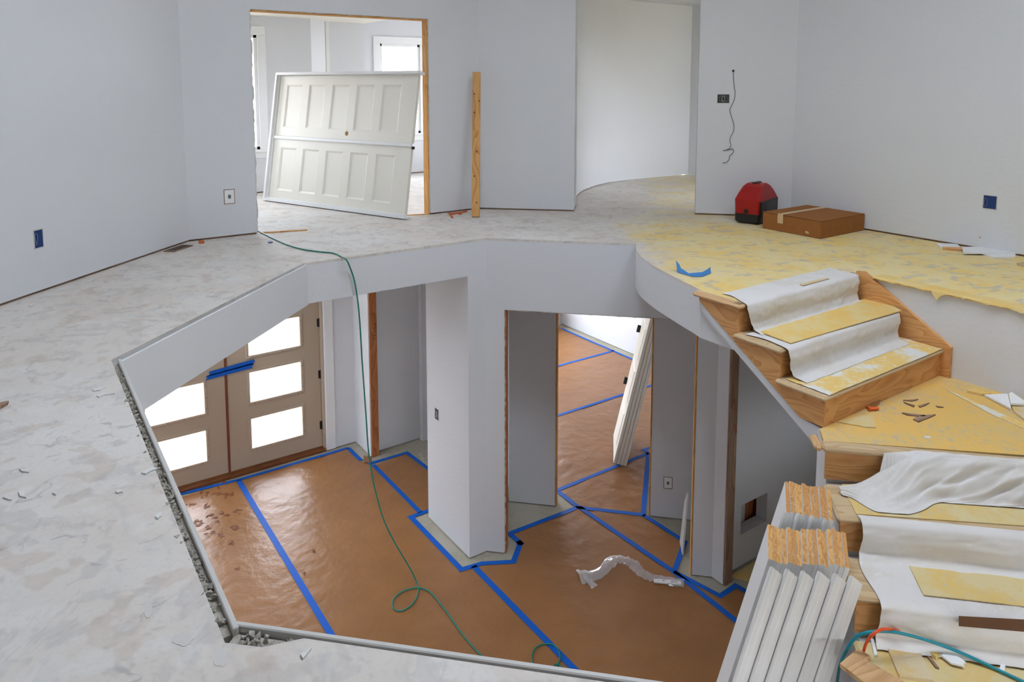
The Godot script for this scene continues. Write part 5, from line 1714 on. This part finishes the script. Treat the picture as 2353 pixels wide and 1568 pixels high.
	chip("bracket", [[2308, 1483], [2353, 1484], [2353, 1488], [2345, 1489], [2340, 1503], [2353, 1504], [2353, 1508], [2312, 1508]], ty, 0.012, "mahogany sill", "dark brown cut-out board on the right of the lowest tread", "scrap", "scraps on the lowest tread")
	# notched oak offcut
	s = st()
	var h := ty + 0.02
	var n := [px(1930, 1525, h), px(1972, 1490, h), px(2000, 1508, h), px(1990, 1516, h), px(2003, 1524, h), px(2080, 1568, h), px(2075, 1600, h), px(1990, 1572, h)]
	slab(s, n, Vector3.UP * -0.02)
	tag(put("wood_offcut", s, M["oak pale"]), "notched pale oak offcut at the open end of the lowest tread", "scrap", "scraps on the lowest tread")
	# cords
	var pts := []
	for v in [[1985, 1496, 0.03], [1990, 1480, 0.09], [2000, 1464, 0.16], [2018, 1450, 0.19], [2040, 1446, 0.17], [2070, 1453, 0.07], [2100, 1468, 0.03], [2140, 1484, 0.01], [2190, 1500, 0.01], [2240, 1508, 0.01]]: pts.append(px(v[0], v[1], ty + v[2]))
	s = st(); tube(s, curve(pts, 0.02), 0.0065, 8)
	tag(put("extension_cord", s, M["orange cord"]), "orange cord arching over the lowest tread", "cord")
	pts = []
	for v in [[2318, 1512, 0.01], [2340, 1504, 0.012], [2360, 1494, 0.015], [2400, 1480, 0.01]]: pts.append(px(v[0], v[1], ty + 0.01 + v[2]))
	s = st(); tube(s, curve(pts, 0.02), 0.006, 8)
	tag(put("extension_cord", s, M["orange cord"]), "short end of orange cord on the brown cut-out board", "cord")
	pts = []
	for v in [[1921, 1600, -0.35], [1924, 1568, -0.25], [1930, 1530, -0.1], [1942, 1500, 0.0], [1962, 1470, 0.08], [1985, 1456, 0.12], [2020, 1451, 0.14], [2060, 1454, 0.14], [2110, 1466, 0.10], [2160, 1482, 0.06], [2220, 1506, 0.03], [2280, 1534, 0.012], [2353, 1568, 0.012], [2400, 1592, 0.012]]: pts.append(px(v[0], v[1], ty + v[2]))
	s = st(); tube(s, curve(pts, 0.02), 0.007, 8)
	tag(put("air_hose", s, M["teal cord"]), "teal hose bending over the left end of the lowest tread", "hose")

# ---------------------------------------------------------------- trim boards leaning on the stair side
func build_boards() -> void:
	var Pd := pq(1, 0)
	var Qd := pq(0, 1)
	var a := (-Vector3.UP + Qd * 0.27 - Pd * 0.06).normalized()     # down the board
	var w := (-Pd - a * (-Pd).dot(a)).normalized()                  # towards the viewer
	var t := a.cross(w).normalized()
	if t.dot(Qd) > 0: t = -t                                         # to the right
	# two packs on edge: mitred raw tops, white narrow edges
	var packs := [[[1805, 1104], 3.96, 11, 0.0208, 0.165, "back pack", 0.035], [[1763, 1208], 3.69, 16, 0.0226, 0.165, "front pack", 0.105]]
	for pk in packs:
		var T := pw(pk[0][0], pk[0][1], pq(pk[1], 0), Pd)
		var th: float = pk[3]
		var wd: float = pk[4]
		for i in int(pk[2]):
			var jit := (rng.randf() - 0.5) * 0.022 + (0.0 if i < 6 else 0.006)
			var o: Vector3 = T + t * th * i + a * (jit - pk[6] * i / (pk[2] - 1.0)) + w * (rng.randf() - 0.5) * 0.006
			var len := (o.y - LF) / -a.y - 0.005
			var cut := 0.088
			var g := th * 0.94
			var root := thing("trim_board", "primed white board with raw angled top in the %s leaning on the stair" % pk[5], "board", o + a * len, "trim boards in the %s" % pk[5])
			var c := [o, o + w * wd + a * cut, o + w * wd + a * len, o + a * len]
			var s := st()
			var e := t * g
			quad(s, c[0], c[3], c[2], c[1])
			quad(s, c[0] + e, c[1] + e, c[2] + e, c[3] + e)
			quad(s, c[1], c[2], c[2] + e, c[1] + e)
			quad(s, c[3], c[0], c[0] + e, c[3] + e)
			quad(s, c[2], c[3], c[3] + e, c[2] + e)
			put("board", s, M["white trim paint"], root)
			s = st()
			var off := Vector2(rng.randf() * 3.0, rng.randf() * 3.0)
			quad_uv(s, c[0], c[1], c[1] + e, c[0] + e, off, off + Vector2(wd, 0), off + Vector2(wd, th), off + Vector2(0, th))
			put("end_grain", s, M["end grain %d" % (rng.randi() % 4)], root)
			s = st()                                      # kerf in the back shows as a pale notch
			var kc: Vector3 = c[0].lerp(c[1], 0.72) - a * 0.0006
			quad(s, kc, kc + w * 0.008, kc + w * 0.008 + t * 0.004, kc + t * 0.004)
			put("kerf", s, M["putty"], root)
	# casings standing before the packs: faces to the viewer, stepped profile
	var rows := [[[1797, 1178], 3.775, 4, 0.066, "back pack", 0.04], [[1768, 1303], 3.41, 6, 0.068, "front pack", 0.095]]
	for rw in rows:
		var T := pw(rw[0][0], rw[0][1], pq(rw[1], 0), Pd)
		var wd: float = rw[3]
		for i in int(rw[2]):
			var o: Vector3 = T + t * wd * i + a * ((rng.randf() - 0.5) * 0.014 - rw[5] * i / (rw[2] - 1.0))
			var len := (o.y - LF) / -a.y - 0.03
			var prof := [[0.0, 0.0], [0.0, 0.020], [0.010, 0.024], [0.016, 0.019], [wd * 0.55, 0.016], [wd * 0.62, 0.011], [wd * 0.95, 0.009], [wd * 0.985, 0.0]]
			var s := st()
			var top := []
			var bot := []
			for v in prof:
				top.append(o + t * v[0] + w * v[1] + a * (0.022 * v[0] / wd - v[1] * 0.8))
				bot.append(o + t * v[0] + w * v[1] + a * len)
			for k in prof.size():
				var k2 := (k + 1) % prof.size()
				quad(s, top[k], bot[k], bot[k2], top[k2])
			for k in range(1, prof.size() - 1):
				tri(s, top[0], top[k], top[k + 1])
				tri(s, bot[0], bot[k + 1], bot[k])
			tag(put("casing_board", s, M["white trim paint"]), "white moulded casing standing before the %s of boards" % rw[4], "casing", "casings before the %s" % rw[4])
